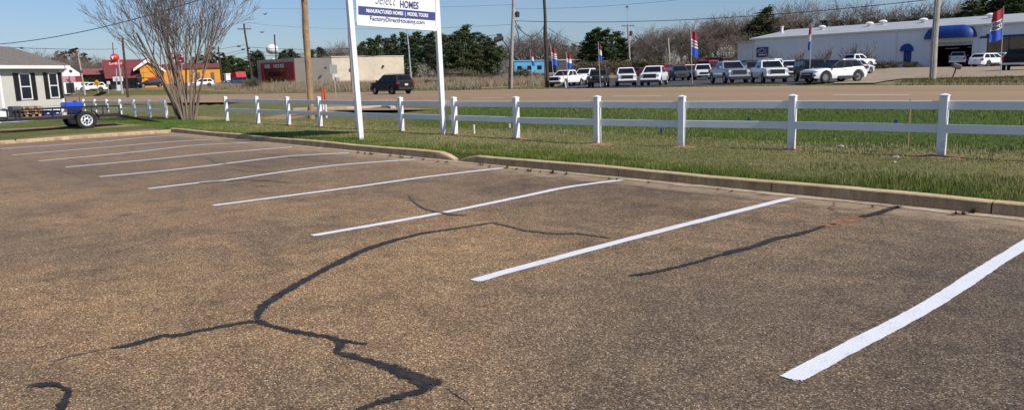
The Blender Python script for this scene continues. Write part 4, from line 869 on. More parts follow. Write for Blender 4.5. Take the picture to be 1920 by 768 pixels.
for y, s_ in ((-.22, -1), (BW+.22, 1)):
    r = .365; o = MB().lathe([(r*.6, -.1), (r*.94, -.1), (r, -.07), (r, .07), (r*.94, .1), (r*.6, .1)], 28, (0, 0, 0), 'y', ring=True).build('wheel', tyre, TR, smooth=40, loc=(0, y, .37))
    q_ = MB().lathe([(r*.6, -.05), (r*.6, .09), (r*.54, .095), (r*.48, .03), (r*.25, .05), (r*.12, .10), (.01, .10)], 24, (0, 0, 0), 'y').build('rim', M('white_steel_rim', (.85, .86, .87), .4, .05), o, smooth=40)
    if s_ < 0: q_.scale = (1, -1, 1)
    h_ = MB(); 
    for k in range(8): a = k*math.pi/4; h_.lathe([(.012, .0), (.035, .0), (.035, .012), (.01, .012)], 8, (.135*math.cos(a), .068, .135*math.sin(a)), 'y')
    h_.lathe([(.01, .095), (.05, .095), (.05, .13), (.01, .13)], 12, (0, 0, 0), 'y'); hh_ = h_.build('hub', blk, o)
    if s_ < 0: hh_.scale = (1, -1, 1)
    f = MB(); n = 14; vs = []
    for k in range(n+1):
        a = math.pi*(.02+.96*k/n); vs += [((r+.1)*math.cos(a), y-.13, .37+(r+.07)*math.sin(a)), ((r+.1)*math.cos(a), y+.13, .37+(r+.07)*math.sin(a))]
    f.add(vs, [(2*k, 2*k+1, 2*k+3, 2*k+2) for k in range(n)]); f.build('fender', blk, TR)
m = MB(); rl = 2.1; e = Vector((BR_+rl*.97, 0, -.0)); s0 = Vector((BR_, 0, DZ-.02)); 
for y in (.02, BW/2, BW-.02): m.tube([s0+Vector((0, y, 0)), e+Vector((0, y, .0))], .03, 4)
for k in range(9):
    p = s0.lerp(e, k/8); m.tube([p+Vector((0, 0, 0)), p+Vector((0, BW, 0))], .022, 4)
m.box((BR_+.1, BW/2, DZ-.05), (.5, BW*.9, .03)); m.build('ramp', blk, TR)
MB().box((-.2, -.03, DZ+.02), (.1, .03, .07)).build('side_marker', lampr, TR)
def tl(px, py, yoff):   # spot on the deck under a picture point, yoff metres in from the near rail
    p = on_plane(px, py, Vector((-34.15-yoff, 0, 0)), Vector((1, 0, 0))); return p.y
DT = .06+DZ+.092
def cargo(name, label, cat, x0, x1, top, yoff, w, build):
    a, b_ = tl(x0, top, yoff), tl(x1, top, yoff); z = on_plane((x0+x1)/2, top, Vector((-34.15-yoff, 0, 0)), Vector((1, 0, 0))).z-DT
    o = thing(name, label, cat, (-34.15-yoff, (a+b_)/2, DT), math.radians(90)); build(o, b_-a, w, z); return o
def b_cab(o, l, w, h):
    MB().box((0, w/2, h/2), (l, w, h), bev=.02).build('cabinet', M('dark_grey_sheet', (.07, .075, .08), .6, .25, 3), o); MB().box((-l*.1, -.012, h*.42), (l*.62, .02, h*.62), bev=.008).build('door', M('darker_grey_sheet', (.035, .037, .04), .6, .2), o)
    MB().box((l*.14, -.03, h*.5), (.03, .03, .1)).build('handle', trim, o)
cargo('storage_cabinet', 'dark grey metal cabinet at the front end of the trailer', 'cabinet', 22, 41, 199.5, .1, .9, b_cab)
tan_ = M('split_timber', (.36, .25, .15), .9, .35, 7); tan2 = M('bark_timber', (.16, .10, .06), .95, .4, 8)
def b_logs(o, l, w, h):
    for k in range(3): MB().box((-l/2+l*(k+.5)/3, w/2, .04), (.09, w, .08)).build('skid', tan_, o)
    q = random.Random(4); n = 7
    for lay in range(3):
        for k in range(n):
            z = .08+(h-.08)*(lay+.5)/3; MB().tube([(-l/2+l*(k+.5)/n, -.02+q.uniform(-.03, .03), z), (-l/2+l*(k+.5)/n+q.uniform(-.02, .02), w, z)], (h-.08)/6*q.uniform(.85, 1.02), 9).build('log', tan_ if (k+lay) % 3 else tan2, o)
cargo('log_stack', 'stack of light and dark brown cut logs on the trailer beside the grey cabinet', 'logs', 42, 79, 199, .12, 1.1, b_logs)
navyb = M('navy_plastic', (.012, .014, .13), .4, .15); roy = M('royal_blue_plastic', (.012, .07, .55), .4, .12)
def b_tub(mat_):
    def f(o, l, w, h):
        m = MB(); m.prism([(-l*.42, 0), (l*.42, 0), (l*.49, h*.88), (-l*.49, h*.88)], 'y', 0, w); m.build('tub', mat_, o); MB().box((0, w/2, h*.93), (l, w+.05, h*.12), bev=.015).build('lid', mat_, o)
        MB().box((l*.12, -.008, h*.45), (l*.3, .012, h*.16)).build('label_plate', letterw, o)
    return f
cargo('storage_tub', 'dark blue plastic tub next to the log stack on the trailer', 'tub', 80.5, 95, 207, .12, .6, b_tub(navyb))
cargo('storage_tub', 'dark blue plastic tub with a white label, nearer the white bucket', 'tub', 97.5, 113, 207, .12, .6, b_tub(navyb))
def b_bucket(o, l, w, h): MB().lathe([(l*.40, 0), (l*.48, h*.9), (l*.5, h*.9), (l*.5, h), (.01, h)], 20, (0, l*.5, 0)).build('pail', pvc, o, smooth=40); MB().tube([(l*.48*math.cos(a), l*.5-.02, h*.85-.12*math.sin(a)) for a in np.linspace(0, math.pi, 9)], .006, 4).build('handle', trim, o)
cargo('plastic_bucket', 'white bucket between the dark blue tubs and the bright blue tank', 'bucket', 115, 127.5, 211, .1, .3, b_bucket)
def b_tank(o, l, w, h):
    MB().box((0, w/2, h*.28), (l*.78, w*.8, h*.56), bev=.03).build('engine_base', navyb, o); MB().box((-.02, w/2, h*.78), (l, w, h*.44), bev=.04).build('tank', roy, o)
    for x in (-.22, .28): MB().tube([(x, w/2, h*.98), (x, w/2, h*1.38)], .014, 6).build('handle_bar', trim, o)
    MB().lathe([(.01, 0), (.07, 0), (.07, .05), (.01, .05)], 12, (l*.15, w/2, h*.995)).build('filler_cap', trim, o)
    m = MB(); m.tube([(-l*.35, -.02, h*.15), (-l*.2, -.05, h*.42), (l*.1, -.05, h*.2), (l*.35, -.02, h*.45)], .02, 6); m.build('hose', trim, o)
cargo('spray_tank_unit', 'bright blue tank on a dark blue base standing above the trailer wheels', 'machine', 122, 157, 191.5, .3, .8, b_tank)
P = flat(14, 229.5, .08); tp = thing('folded_tarp', 'light blue crumpled tarp on the ground at the front of the trailer', 'tarp', P, .9)
for k_, (c0, off) in enumerate((((.16, .42, .68), (-.25, 0)), ((.40, .45, .78), (.3, .02)))):
    m = MB(); n = 9; q = random.Random(k_)
    m.v = [((i/n-.5)*.62+off[0], (j/n-.5)*.6+off[1], .02+.26*math.sin(math.pi*i/n)*math.sin(math.pi*j/n)*q.uniform(.6, 1)) for i in range(n+1) for j in range(n+1)]; m.f = [(i*(n+1)+j, (i+1)*(n+1)+j, (i+1)*(n+1)+j+1, i*(n+1)+j+1) for i in range(n) for j in range(n)]; m.m = [0]*len(m.f); m.build('tarp_fold', M('tarp_%d' % k_ if k_ else 'tarp_light_blue', c0, .5), tp)
# ------------------------------------------------------------------ the metal-clad dealer building
clad, t, b = newmat('white_metal_cladding'); P = t.obj(); S = t.sep(P)
rib = t.math('ABSOLUTE', t.math('SUBTRACT', t.math('FRACT', t.math('MULTIPLY', S[0], 1.1)), .5))
c = t.ramp(t.noise(P, .35, 5), [(.3, (.70, .74, .80)), (.7, (.78, .80, .84))]); c = t.mix(c, t.ramp(rib, [(.0, (.86, .86, .87)), (.04, (1, 1, 1))]), 1, 'MULTIPLY')
c = t.mix(c, (.42, .38, .33), t.ramp(t.math('ADD', S[2], t.noise(P, 1.5, 4)), [(.4, (.5, .5, .5)), (1.0, (0, 0, 0))]))
t.link(c, b.inputs['Base Color']); b.inputs['Roughness'].default_value = .5; t.link(t.bump(rib, .4, .03), b.inputs['Normal'])
mroof = M('pale_metal_roof', (.43, .43, .43), .45, .12, .4); awn = M('royal_blue_awning', (.006, .045, .25), .55, .2, 1.5); dkin = M('dark_interior', (.010, .010, .011), .9, .3); bluem = M('blue_door_paint', (.015, .035, .22), .45, .12); brown = M('brown_glazing_reflection', (.20, .135, .085), .35, .3, .8)  # showroom glazing has its brown reflection painted into the colour
DA = atd(1411, 74, 125); DB = atd(1680, 57, 108); DC = atd(1920, 42, 96.3); dd = DC-DA; dd.z = 0; daz = math.atan2(dd.y, dd.x); dn_ = Vector((math.sin(daz), -math.cos(daz), 0)); ZB = 1.18; EZ = (DA.z+DC.z)/2
root = thing('dealership_building', 'long white metal building with blue awnings, open garage bay and square blue sign', 'building', (DA.x, DA.y, ZB), daz)
Rd = Matrix.Rotation(-daz, 3, 'Z')
def dlc(x, y): v = Rd @ (on_plane(x, y, DA, dn_)-root.location); return v.x, v.z
E_ = EZ-ZB; LEN = dd.length+14; DEP = 26
bx0, bz0 = dlc(1745, 100); bx1, bz1 = dlc(1822, 100); bayh = dlc(1783, 85.5)[1]
dx0 = dlc(1694, 110)[0]; dx1 = dlc(1708.5, 110)[0]; dh = dlc(1701, 95)[1]
sx0 = dlc(1849, 100)[0]; stop = dlc(1849, 72)[1]
w_ = MB()
def wbox(x0, x1, z0, z1, d=.25): w_.box(((x0+x1)/2, d/2, (z0+z1)/2), (x1-x0, d, z1-z0))
zf = -.5
wbox(0, bx0, zf, E_); wbox(bx0, bx1, bayh, E_); wbox(bx1, sx0, zf, E_); wbox(sx0, LEN, stop, E_); w_.box((.125, DEP/2+.13, (E_+zf)/2), (.25, DEP-.26, E_-zf)); w_.box((LEN-.125, DEP/2+.13, (E_+zf)/2), (.25, DEP-.26, E_-zf)); w_.box((LEN/2, DEP+.1, (E_+zf)/2), (LEN, .2, E_-zf))
w_.build('wall', clad, root)
ridge = E_+1.75
for s_ in (0, 1):
    y0, y1 = (-.35, DEP/2) if s_ == 0 else (DEP+.35, DEP/2)
    MB().prism([(y0, E_+.02), (y1, ridge), (y1, ridge+.12), (y0, E_+.14)], 'x', -.4, LEN+.4).build('roof', mroof, root)
MB().prism([(0, E_), (DEP, E_), (DEP/2, ridge)], 'x', -.02, .2).build('gable', clad, root)
MB().box((LEN/2, -.28, E_+.02), (LEN+.8, .16, .26), bev=.02).build('gutter', wtrim, root)
def vent(x, yy, kind, z0=None):
    z = E_+.1+(yy+.35)/(DEP/2+.35)*(ridge-E_); o = MB()
    if kind == 'pipe': o.lathe([(.22, -.2), (.22, 1.0), (.3, 1.0), (.3, 1.12), (.01, 1.15)], 14, (x, yy, z))
    else: o.lathe([(.28, -.2), (.28, .3), (.6, .36), (.64, .5), (.35, .7), (.01, .74)], 16, (x, yy, z))
    o.build('roof_vent', wtrim, root, smooth=40)
for px, yy, kd in ((1466, 7, 'pipe'), (1541, 8, 'm'), (1630, 8, 'm'), (1655, 10, 'm'), (1731, 8, 'm'), (1857, 8, 'm')):
    x = dlc(px, 55)[0]; P = root.location+Matrix.Rotation(daz, 3, 'Z') @ Vector((x, yy, E_+.9)); 
    # slide along the roof until the vent sits on its line of sight
    for _ in range(6):
        d = (P-CAM); u = 960+FOC*d.dot(RT)/d.dot(FW); x += (px-u)*d.dot(FW)/FOC; P = root.location+Matrix.Rotation(daz, 3, 'Z') @ Vector((x, yy, E_+.9))
    vent(x, yy, kd)
m = MB(); m.box(((bx0+bx1)/2, 5.2, bayh/2-.2), (bx1-bx0+6, .2, bayh+1.2)); m.box((bx0-3, 2.7, bayh/2-.2), (.2, 4.8, bayh+1.2)); m.box((bx1+3, 2.7, bayh/2-.2), (.2, 4.8, bayh+1.2)); m.box(((bx0+bx1)/2, 2.8, bayh+.5), (bx1-bx0+6, 4.7, .1)); m.build('bay_interior', dkin, root)
m = MB(); m.box(((bx0+bx1)/2, .12, bayh+.22), (bx1-bx0+.1, .34, .5)); m.build('rolled_door', M('grey_roll_door', (.42, .43, .44), .6, .15), root)
for x in (bx0-.06, bx1+.06): MB().box((x, -.012, bayh/2), (.14, .04, bayh)).build('bay_jamb', wtrim, root)
MB().box((dlc(1768, 100)[0]+.3, 2.5, bayh-.35), (1.8, .1, .12)).build('strip_lamp', M('strip_lamp_white', (.8, .8, .8), .4), root); MB().box((dlc(1812, 100)[0], 2.5, bayh-.3), (1.4, .1, .12)).build('strip_lamp', M('strip_lamp_white', (.8, .8, .8), .4), root)
MB().box(((dx0+dx1)/2, -.02, dh/2), (dx1-dx0, .05, dh), bev=.01).build('door', bluem, root)
def dome(nm, x0, x1, z0, z1, dep_):
    """barrel awning with rounded quarter-sphere ends"""
    h_ = z1-z0; m = MB(); n = 9; R = min(h_, (x1-x0)/2); xsn = [(x0+R-R*math.cos(a), math.sin(a)) for a in np.linspace(.06, math.pi/2, 8)]+[(x1-R+R*math.cos(a), math.sin(a)) for a in np.linspace(math.pi/2, .06, 8)]
    for x, k in xsn:
        for j in range(n+1):
            a = math.pi/2*j/n; m.v.append((x, -.005-dep_*k*math.cos(a), z0+h_*k*math.sin(a)))
    m.f = [(i*(n+1)+j, (i+1)*(n+1)+j, (i+1)*(n+1)+j+1, i*(n+1)+j+1) for i in range(len(xsn)-1) for j in range(n)]; m.m = [0]*len(m.f)
    o = m.build(nm, awn, root, smooth='all')
    f = MB(); f.tube([(x0+.02, -.03, z0), (x0+R*.4, -dep_*.8, z0), ((x0+x1)/2, -dep_, z0), (x1-R*.4, -dep_*.8, z0), (x1-.02, -.03, z0)], .035, 6); f.build('awning_frame', awn, o)
ax0, az0 = dlc(1733, 74); ax1, _ = dlc(1832, 68); dome('awning', ax0, ax1, dlc(1783, 71.5)[1], dlc(1783, 49)[1]+.1, 1.3)
dome('awning', dlc(1687.5, 96)[0], dlc(1713, 96)[0], dlc(1700, 95.5)[1], dlc(1700, 82)[1], .9)
m = MB(); m.box(((sx0+LEN)/2, .16, (stop+zf)/2), (LEN-sx0, .1, stop-zf)); m.build('showroom_glazing', brown, root)
for k in range(8): MB().box((sx0+.02+k*(LEN-sx0)/7.2, .09, (stop+zf)/2), (.08, .08, stop-zf)).build('mullion', M('bronze_mullion', (.06, .045, .035), .5), root)
b0x = dlc(1836, 71)[0]; MB().box(((b0x+LEN)/2, -.05, dlc(1837, 70.5)[1]), (LEN-b0x, .12, .28), bev=.02).build('blue_band', bluem, root)
for px, py in ((1853, 66), (1849, 47)): x, z = dlc(px, py); MB().box((x, -.14, z), (.35, .28, .2), bev=.04).build('wall_lamp', trim, root)
for px in (1836, 1681): x = dlc(px, 90)[0]; MB().tube([(x, -.07, zf), (x, -.07, E_-.1)], .06, 8).build('downpipe', wtrim, root)
g0, gz1 = dlc(1419.5, 89.5); g1, gz0 = dlc(1440.5, 107); sgw, sgh = g1-g0, gz1-gz0
sg = MB().box(((g0+g1)/2, -.14, (gz0+gz1)/2), (sgw, .2, sgh), bev=.04).build('square_sign', M('deep_blue_sign', (.018, .04, .15), .35, .15, 2), root)
cxg, czg = (g0+g1)/2, (gz0+gz1)/2+sgh*.13
outl = [(-.36, .0), (-.30, .085), (-.12, .085), (-.12, .15), (.16, .15), (.16, .085), (.38, .085), (.30, -.085), (.12, -.085), (.12, -.15), (-.16, -.15), (-.16, -.085), (-.36, -.085)]
m = MB(); m.tube([(cxg+x*sgw, -.255, czg+z*sgh*1.3) for x, z in outl+outl[:1]], .045, 4); m.build('emblem', letterw, sg)
m = MB(); m.box((cxg, -.245, gz0+sgh*.24), (sgw*.56, .012, sgh*.09)); m.build('sign_caption', letterw, sg)
a0 = dlc(1384, 100)[0]; a1 = dlc(1412.5, 100)[0]; atop = dlc(1398, 80)[1]
o = MB(); o.box(((a0+a1)/2, 3.1-.25, (atop+zf)/2), (a1-a0, 6, atop-zf)); 
for k in range(9): o.box((a0+(k+.5)*(a1-a0)/9, -.17, (atop+zf)/2), (.1, .06, atop-zf-.1))
o.build('annex', M('white_annex_cladding', (.66, .67, .68), .5, .1, .6), root); MB().box(((a0+a1)/2, 2.7, atop+.1), (a1-a0+.3, 6.4, .22)).build('annex_roof', mroof, root)
# ------------------------------------------------------------------ tan shop with red entrance
crm_ = M('cream_block_wall', (.60, .52, .40), .85, .12, .3, dirt=(.40, .34, .26)); shadew = M('shaded_cream_wall', (.33, .29, .25), .85, .1, .4); redf = M('dark_red_surround', (.22, .015, .025), .5, .12, .8); dgl = M('shop_glass', (.02, .025, .03), .12, .5, .8)  # front and side walls: shade painted in as a darker wall colour
TA = atd(625, 157.3, 147); TB = atd(757, 152.5, 155); td = TB-TA; td.z = 0; taz = math.atan2(td.y, td.x); TL = td.length+.3; TZ = min(TA.z, TB.z)-.4; th = (atd(625, 107.5, 147).z+atd(757, 105.3, 155).z)/2-TZ
root = thing('tan_shop', 'long cream shop building with dark red entrance front, behind the brown utility pole', 'building', (TA.x, TA.y, TZ), taz)
MB().box((TL/2, 7, th/2), (TL, 13.7, th)).build('wall', crm_, root)
MB().box((TL/2, 7, th+.06), (TL+.15, 13.9, .14)).build('parapet_cap', M('pale_coping', (.62, .57, .48), .7), root)
F0 = atd(555, 158, 147.6); F1 = atd(485.5, 160.5, 154)
Rt = Matrix.Rotation(-taz, 3, 'Z'); Tn = (F1-F0); Tn.z = 0; faz = math.atan2(-Tn.y, -Tn.x); fl_ = Tn.length; fn = Vector((math.sin(faz), -math.cos(faz), 0))
fr_ = Matrix.Rotation(faz-taz, 3, 'Z'); o0 = Rt @ (F1-root.location); o0.z = 0
front = MB().box((fl_/2, .5, th/2), (fl_, 1.0, th)).build('front_wall', shadew, root, loc=o0, rz=faz-taz)
# side return joining the front to the long wall
ps = Rt @ (F0-root.location); m = MB(); m.quad((ps.x, ps.y, 0), (0.0, .15, 0), (0.0, .15, th-.002), (ps.x, ps.y, th-.002)); m.build('side_wall', shadew, root)
m = MB(); e0 = Rt @ (F1-root.location); m.add([(ps.x, ps.y, th-.003), (.0, .16, th-.003), (.0, 13, th-.003), (e0.x, e0.y+4, th-.003), (e0.x, e0.y, th-.003)], [(0, 1, 2, 3, 4)]); m.build('roof', mroof, root)
def fp(x, y): v = Matrix.Rotation(-faz, 3, 'Z') @ (on_plane(x, y, F1, fn)-Vector((F1.x, F1.y, TZ))); return v.x, v.z
rx0, rz1 = fp(489.5, 119.5); rx1, _ = fp(551, 116); rz1 = (fp(489.5, 119.5)[1]+fp(551, 115)[1])/2
m = MB(); m.box(((rx0+rx1)/2, -.08, rz1-.6), (rx1-rx0, .15, 1.2)); w1 = fp(497, 140)[0]-rx0; w2 = rx1-fp(538.5, 140)[0]
m.box((rx0+w1/2, -.08, (rz1-1.2)/2), (w1, .15, rz1-1.2)); m.box((rx1-w2/2, -.08, (rz1-1.2)/2), (w2, .15, rz1-1.2)); m.build('red_surround', redf, front)
MB().box(((rx0+w1+rx1-w2)/2, -.012, (rz1-1.2)/2), (rx1-w2-rx0-w1, .03, rz1-1.2)).build('shop_window', dgl, front)
gx0, gx1 = rx0+w1, rx1-w2
for k in range(4): MB().box((gx0+.2+k*(gx1-gx0-.4)/3, -.035, (rz1-1.2)/2), (.1, .03, rz1-1.2)).build('mullion', trim, front)
for k, cc_ in enumerate(((.55, .30, .05), (.5, .42, .08), (.62, .6, .55), (.4, .06, .05), (.55, .55, .5))): MB().box((gx0+.6+k*(gx1-gx0-1.2)/4, -.034, 1.0+.35*(k % 2)), (.5, .015, 1.0)).build('window_poster', M('poster_%s' % 'abcde'[k], cc_, .6), front)
text('shop_lettering', 'RIB', 1.05, M('pale_teal_letter', (.45, .58, .60), .4), front, (gx0+1.1, -.175, rz1-.75), bold=.02, sx=1.1); text('shop_lettering', 'HOUSE', .95, M('pale_teal_letter', (.45, .58, .60), .4), front, (gx0+(gx1-gx0)*.68, -.175, rz1-.75), bold=.02, sx=1.05)
def tp_(x, y): v = Rt @ (on_plane(x, y, TA, Vector((math.sin(taz), -math.cos(taz), 0)))-root.location); return v.x, v.z
for px, py in ((610, 127.5), (718, 124.5), (657, 130)): x, z = tp_(px, py); MB().box((x, -.12, z), (.36, .3, .42), bev=.05).build('wall_lamp', trim, root)
x, z = tp_(632, 155); MB().box((x, -.3, .9), (.8, .55, 1.5), bev=.04).build('meter_cabinet', M('meter_grey', (.3, .3, .34), .5), root)
# ------------------------------------------------------------------ orange restaurant with red roof
oran = M('orange_stucco', (.68, .29, .035), .8, .12, .5, dirt=(.5, .2, .04)); rroof = M('dark_red_metal_roof', (.19, .045, .045), .5, .15, .5); redc = M('red_canvas', (.42, .02, .025), .7, .12); brk = M('brown_brick_base', (.23, .15, .11), .9, .25, 3)
oaz_d = ORR-ORL; oaz_d.z = 0; oaz = math.atan2(oaz_d.y, oaz_d.x); on_ = Vector((math.sin(oaz), -math.cos(oaz), 0)); OZ = min(ORL.z, ORR.z)-.3
root = thing('orange_restaurant', 'orange restaurant with dark red roof and white gable, behind the bare tree', 'building', (ORL.x, ORL.y, OZ), oaz); Ro = Matrix.Rotation(-oaz, 3, 'Z')
def op(x, y): v = Ro @ (on_plane(x, y, ORL, on_)-root.location); return v.x, v.z
OL = oaz_d.length; oh = (op(330, 128)[1]+op(410, 127.5)[1])/2
x31 = op(305, 140)[0]; x26 = op(263, 140)[0]
MB().box(((x31+OL)/2, 5, oh/2), (OL-x31, 9.9, oh)).build('orange_wall', oran, root); MB().box(((x31+OL)/2, -.03, .55), (OL-x31, .08, 1.1)).build('brick_base', brk, root)
MB().prism([(-.3, oh), (10.2, oh), (8, oh+.9), (1.5, oh+.9)], 'x', x31+.3, OL+.2).build('parapet_roof', rroof, root)
th2 = op(280, 122)[1]; MB().box(((x26+x31)/2, 3, th2/2), (x31-x26-.05, 6.6, th2)).build('entrance_block', oran, root)
xg0, xg1, xm = op(249, 128)[0], op(309, 128)[0], op(276, 110)[0]; zg0 = op(249, 129)[1]; zg1 = op(276, 109)[1]; zg2 = op(311, 131)[1]
m = MB(); m.prism([(xg0, zg0), (xm, zg1), (xm, zg1-.75), (xg0, zg0-.5)], 'y', -.8, -.55); m.prism([(xm, zg1), (xg1, zg2), (xg1, zg2-.5), (xm, zg1-.75)], 'y', -.8, -.55); m.build('white_gable_board', wtrim, root)
m = MB(); m.prism([(xg0, zg0), (xm, zg1), (xm, zg1+.12), (xg0, zg0+.12)], 'y', -.85, 9); m.prism([(xm, zg1), (xg1, zg2), (xg1, zg2+.12), (xm, zg1+.12)], 'y', -.85, 9); m.build('gable_roof', rroof, root)
m = MB(); m.prism([(xg0+.1, zg0-.3), (xm, zg1-.3), (xg1-.1, zg2-.3), (xg1-.1, th2-.5), (xg0+.1, th2-.5)], 'y', .0, .2); m.build('gable_wall', oran, root)
m = MB(); xr0 = op(196, 140)[0]; m.prism([(-.5, op(230, 147)[1]), (11, op(230, 147)[1]), (5.5, op(240, 110)[1])], 'x', xr0, x26+1.5); m.build('hall_roof', rroof, root)
hw_ = op(230, 148)[1]; MB().box(((xr0+x26)/2+.5, 5.3, hw_/2), (x26-xr0-1, 9, hw_)).build('hall_wall', M('brown_hall_wall', (.16, .12, .10), .9, .3, .7), root)
for k in range(5): MB().box((xr0+1.3+k*(x26-xr0-2)/4.6, .75, hw_*.5), (1.1, .1, hw_*.55)).build('window', dgl, root)
xl0 = op(165, 140)[0]; zl1 = op(190, 126)[1]; zl0 = op(190, 139)[1]; m = MB(); m.prism([(4, zl0), (16, zl0), (10, zl1)], 'x', xl0-1, xr0+5); m.build('rear_roof', M('faded_red_roof', (.27, .085, .075), .6, .15, .4), root); MB().box(((xl0+xr0)/2+2, 10, zl0/2), (xr0-xl0+5, 10, zl0)).build('rear_wall', M('brown_hall_wall', (.16, .12, .10), .9, .3, .7), root)
for px in (368.5, 395): x, z = op(px, 136); x2, z2 = op(px+8, 155); MB().box(((x+x2)/2, -.02, (z+z2)/2), (x2-x, .06, z-z2)).build('window', M('grey_blind', (.12, .13, .12), .4, .3), root)
for px, w0 in ((277, 26), (325, 14)):
    x, z = op(px, 142); x2, z2 = op(px+w0, 150); m = MB(); m.prism([(-1.1, z2), (-.02, z), (-.02, z2)], 'x', x, x2); m.build('awning', redc, root); MB().box(((x+x2)/2, -.02, (z2)/2), (x2-x-.4, .05, z2-.2)).build('entrance_glass', dgl, root)
for px, py in ((257, 140), ): x, z = op(px, py); x2, z2 = op(px+6, 130); MB().box(((x+x2)/2, -.3, 2.4), (.8, .1, 1.4)).build('window', dgl, root)
x, z = op(266, 130); MB().box((x+.9, -.22, th2*.45), (1.5, .4, th2*.9)).build('pilaster', oran, root)
P = gz(atd(428, 164, 146)); MBp = thing('white_pillar_sign', 'white square pillar standing right of the orange restaurant', 'pillar', P); MB().box((0, 0, 1.1), (.9, .9, 2.4), bev=.03).build('pillar', wtrim, MBp); MB().box((0, 0, 2.35), (1.1, 1.1, .18), bev=.03).build('cap', wtrim, MBp)
P = gz(atd(447, 161, 150)); ap = thing('red_canopy', 'small red canopy stand with red goods below, right of the white pillar', 'canopy', P); m = MB(); m.prism([(-1.9, 1.7), (1.9, 1.7), (1.5, 2.75), (-1.5, 2.75)], 'y', -1, 1); m.build('canopy_top', redc, ap)
for x in (-1.8, 1.8):
    for y in (-.9, .9): MB().tube([(x, y, 0), (x, y, 1.75)], .05, 6).build('post', trim, ap)
MB().box((.3, 0, .5), (3.4, 1.2, .9), bev=.1).build('stall_counter', M('faded_red_counter', (.32, .06, .06), .7, .4, 2), ap)
# small white booth building far left
BA = atd(121, 174, 126); bz_ = thing('white_booth', 'small white gabled roadside building with a red and grey sign board, beyond the home corner', 'building', (BA.x, BA.y, BA.z-.2), oaz+.1)
MB().prism([(0, 0), (2.6, 0), (2.6, 3.4), (1.3, 4.5), (0, 3.4)], 'y', 0, 3).build('wall', wtrim, bz_); MB().box((1.3, -.03, 2.45), (2.7, .08, 1.0)).build('sign_board', M('faded_pink_board', (.48, .25, .28), .6, .3, 2), bz_); MB().box((2.25, -.08, 2.45), (.8, .03, .9)).build('sign_panel', redf, bz_)
MB().box((.95, -.02, .95), (1.2, .05, 1.7)).build('opening', dgl, bz_); MB().lathe([(.01, -.03), (.25, -.03), (.25, .0), (.01, .0)], 14, (1.3, -.0, 3.75), 'y').build('round_vent', trim, bz_)
BA = atd(139, 168, 150); bz_ = thing('cream_shed', 'cream flat building partly hidden behind the white booth and parked cars', 'building', (BA.x, BA.y, BA.z-.5), oaz+.1); MB().box((1.6, 2, 1.8), (4.6, 4, 3.6)).build('wall', M('cream_stucco', (.58, .52, .40), .8), bz_); MB().box((1.6, 2, 3.75), (5.0, 4.4, .3)).build('roof', M('brown_flat_roof', (.22, .15, .10), .8), bz_)
# blue and dark sheds, gabled house beyond the dealer lot
def shed(label, px0, px1, base, top, dep, mat_, roofm, windows=0, depth=10, gable=0):
    a, b_ = atd(px0, base, dep), atd(px1, base, dep+2); d = b_-a; d.z = 0; az = math.atan2(d.y, d.x); L_ = d.length; h = (base-top)*dep/FOC
    o = thing('shed', label, 'building', (a.x, a.y, a.z-.3), az); h += .3
    MB().box((L_/2, depth/2, h/2), (L_, depth, h)).build('wall', mat_, o)
    if gable: m = MB(); m.prism([(-.4, h-.02), (L_/2, h+gable), (L_+.4, h-.02), (L_+.4, h+.16), (L_/2, h+gable+.18), (-.4, h+.16)], 'y', -.4, depth+.4); m.build('roof', roofm, o); m = MB(); m.prism([(0, h), (L_, h), (L_/2, h+gable-.02)], 'y', -.003, .2); m.build('gable', mat_, o)
    else: MB().box((L_/2, depth/2, h+.1), (L_+.5, depth+.5, .25)).build('roof', roofm, o)
    for k in range(windows): MB().box((L_*(k+.5)/windows, -.02, h*.5), (L_/windows*.45, .06, h*.3)).build('window', dgl, o)
    return o
shed('sky blue flat building seen far off between the two utility poles', 965, 1021, 139, 115.5, 230, M('sky_blue_wall', (.10, .36, .58), .7, .2, .3), M('sky_blue_roof', (.16, .42, .62), .6), 3)
shed('dark grey long building behind the leftmost flags', 1043, 1098, 137, 114, 230, M('dark_grey_siding', (.07, .065, .065), .8, .2, .3), M('pale_roof_edge', (.5, .48, .44), .6), 0, 14)
shed('small beige house with a gable roof behind the white pickups', 1190, 1223, 130, 116, 172, M('beige_siding', (.40, .34, .24), .8, .15, .4), M('pale_shingle', (.48, .44, .36), .8), 1, 8, 1.2)
shed('low dark red building behind the red vans', 1355, 1392, 128, 110, 150, M('weathered_red_wall', (.12, .05, .045), .8, .3, .4), M('dark_roof', (.07, .065, .07), .8), 0, 6)
for x, y0, w0, lb in ((868, 150, 22, 'pale low car-port roof among the dry grass, left of the concrete pole'), ):
    P = gz(atd(x-25, y0, 176)); o = thing('field_shelter', 'pale low shelter roof in the dry field left of the transformer pole', 'shelter', P, taz); MB().box((1.5, 1, 1.9), (4, 3, .12)).build('roof', mroof, o)
    for a in (-.3, 3.3): MB().tube([(a, 0, 0), (a, 0, 1.9)], .06, 6).build('post', trim, o)
# bare field fence across the dry grass
# ------------------------------------------------------------------ water tower
P = atd(513.5, 130, 820); o = thing('water_tower', 'white round water tower on a slim stem, far off above the trees', 'water tower', P); k = 820/FOC
m = MB(); m.lathe([(4, 0), (2.0, 3), (1.7, 20*k-4), (2.2, 20*k)], 20); m.build('stem', wtrim, o, smooth=50)
m = MB(); rr = 11.3*k; m.lathe([(rr*max(.02, math.cos(a)), 36.5*k+9.3*k*math.sin(a)) for a in np.linspace(-math.pi/2, math.pi/2, 18)], 28); m.build('tank', wtrim, o, smooth='all')
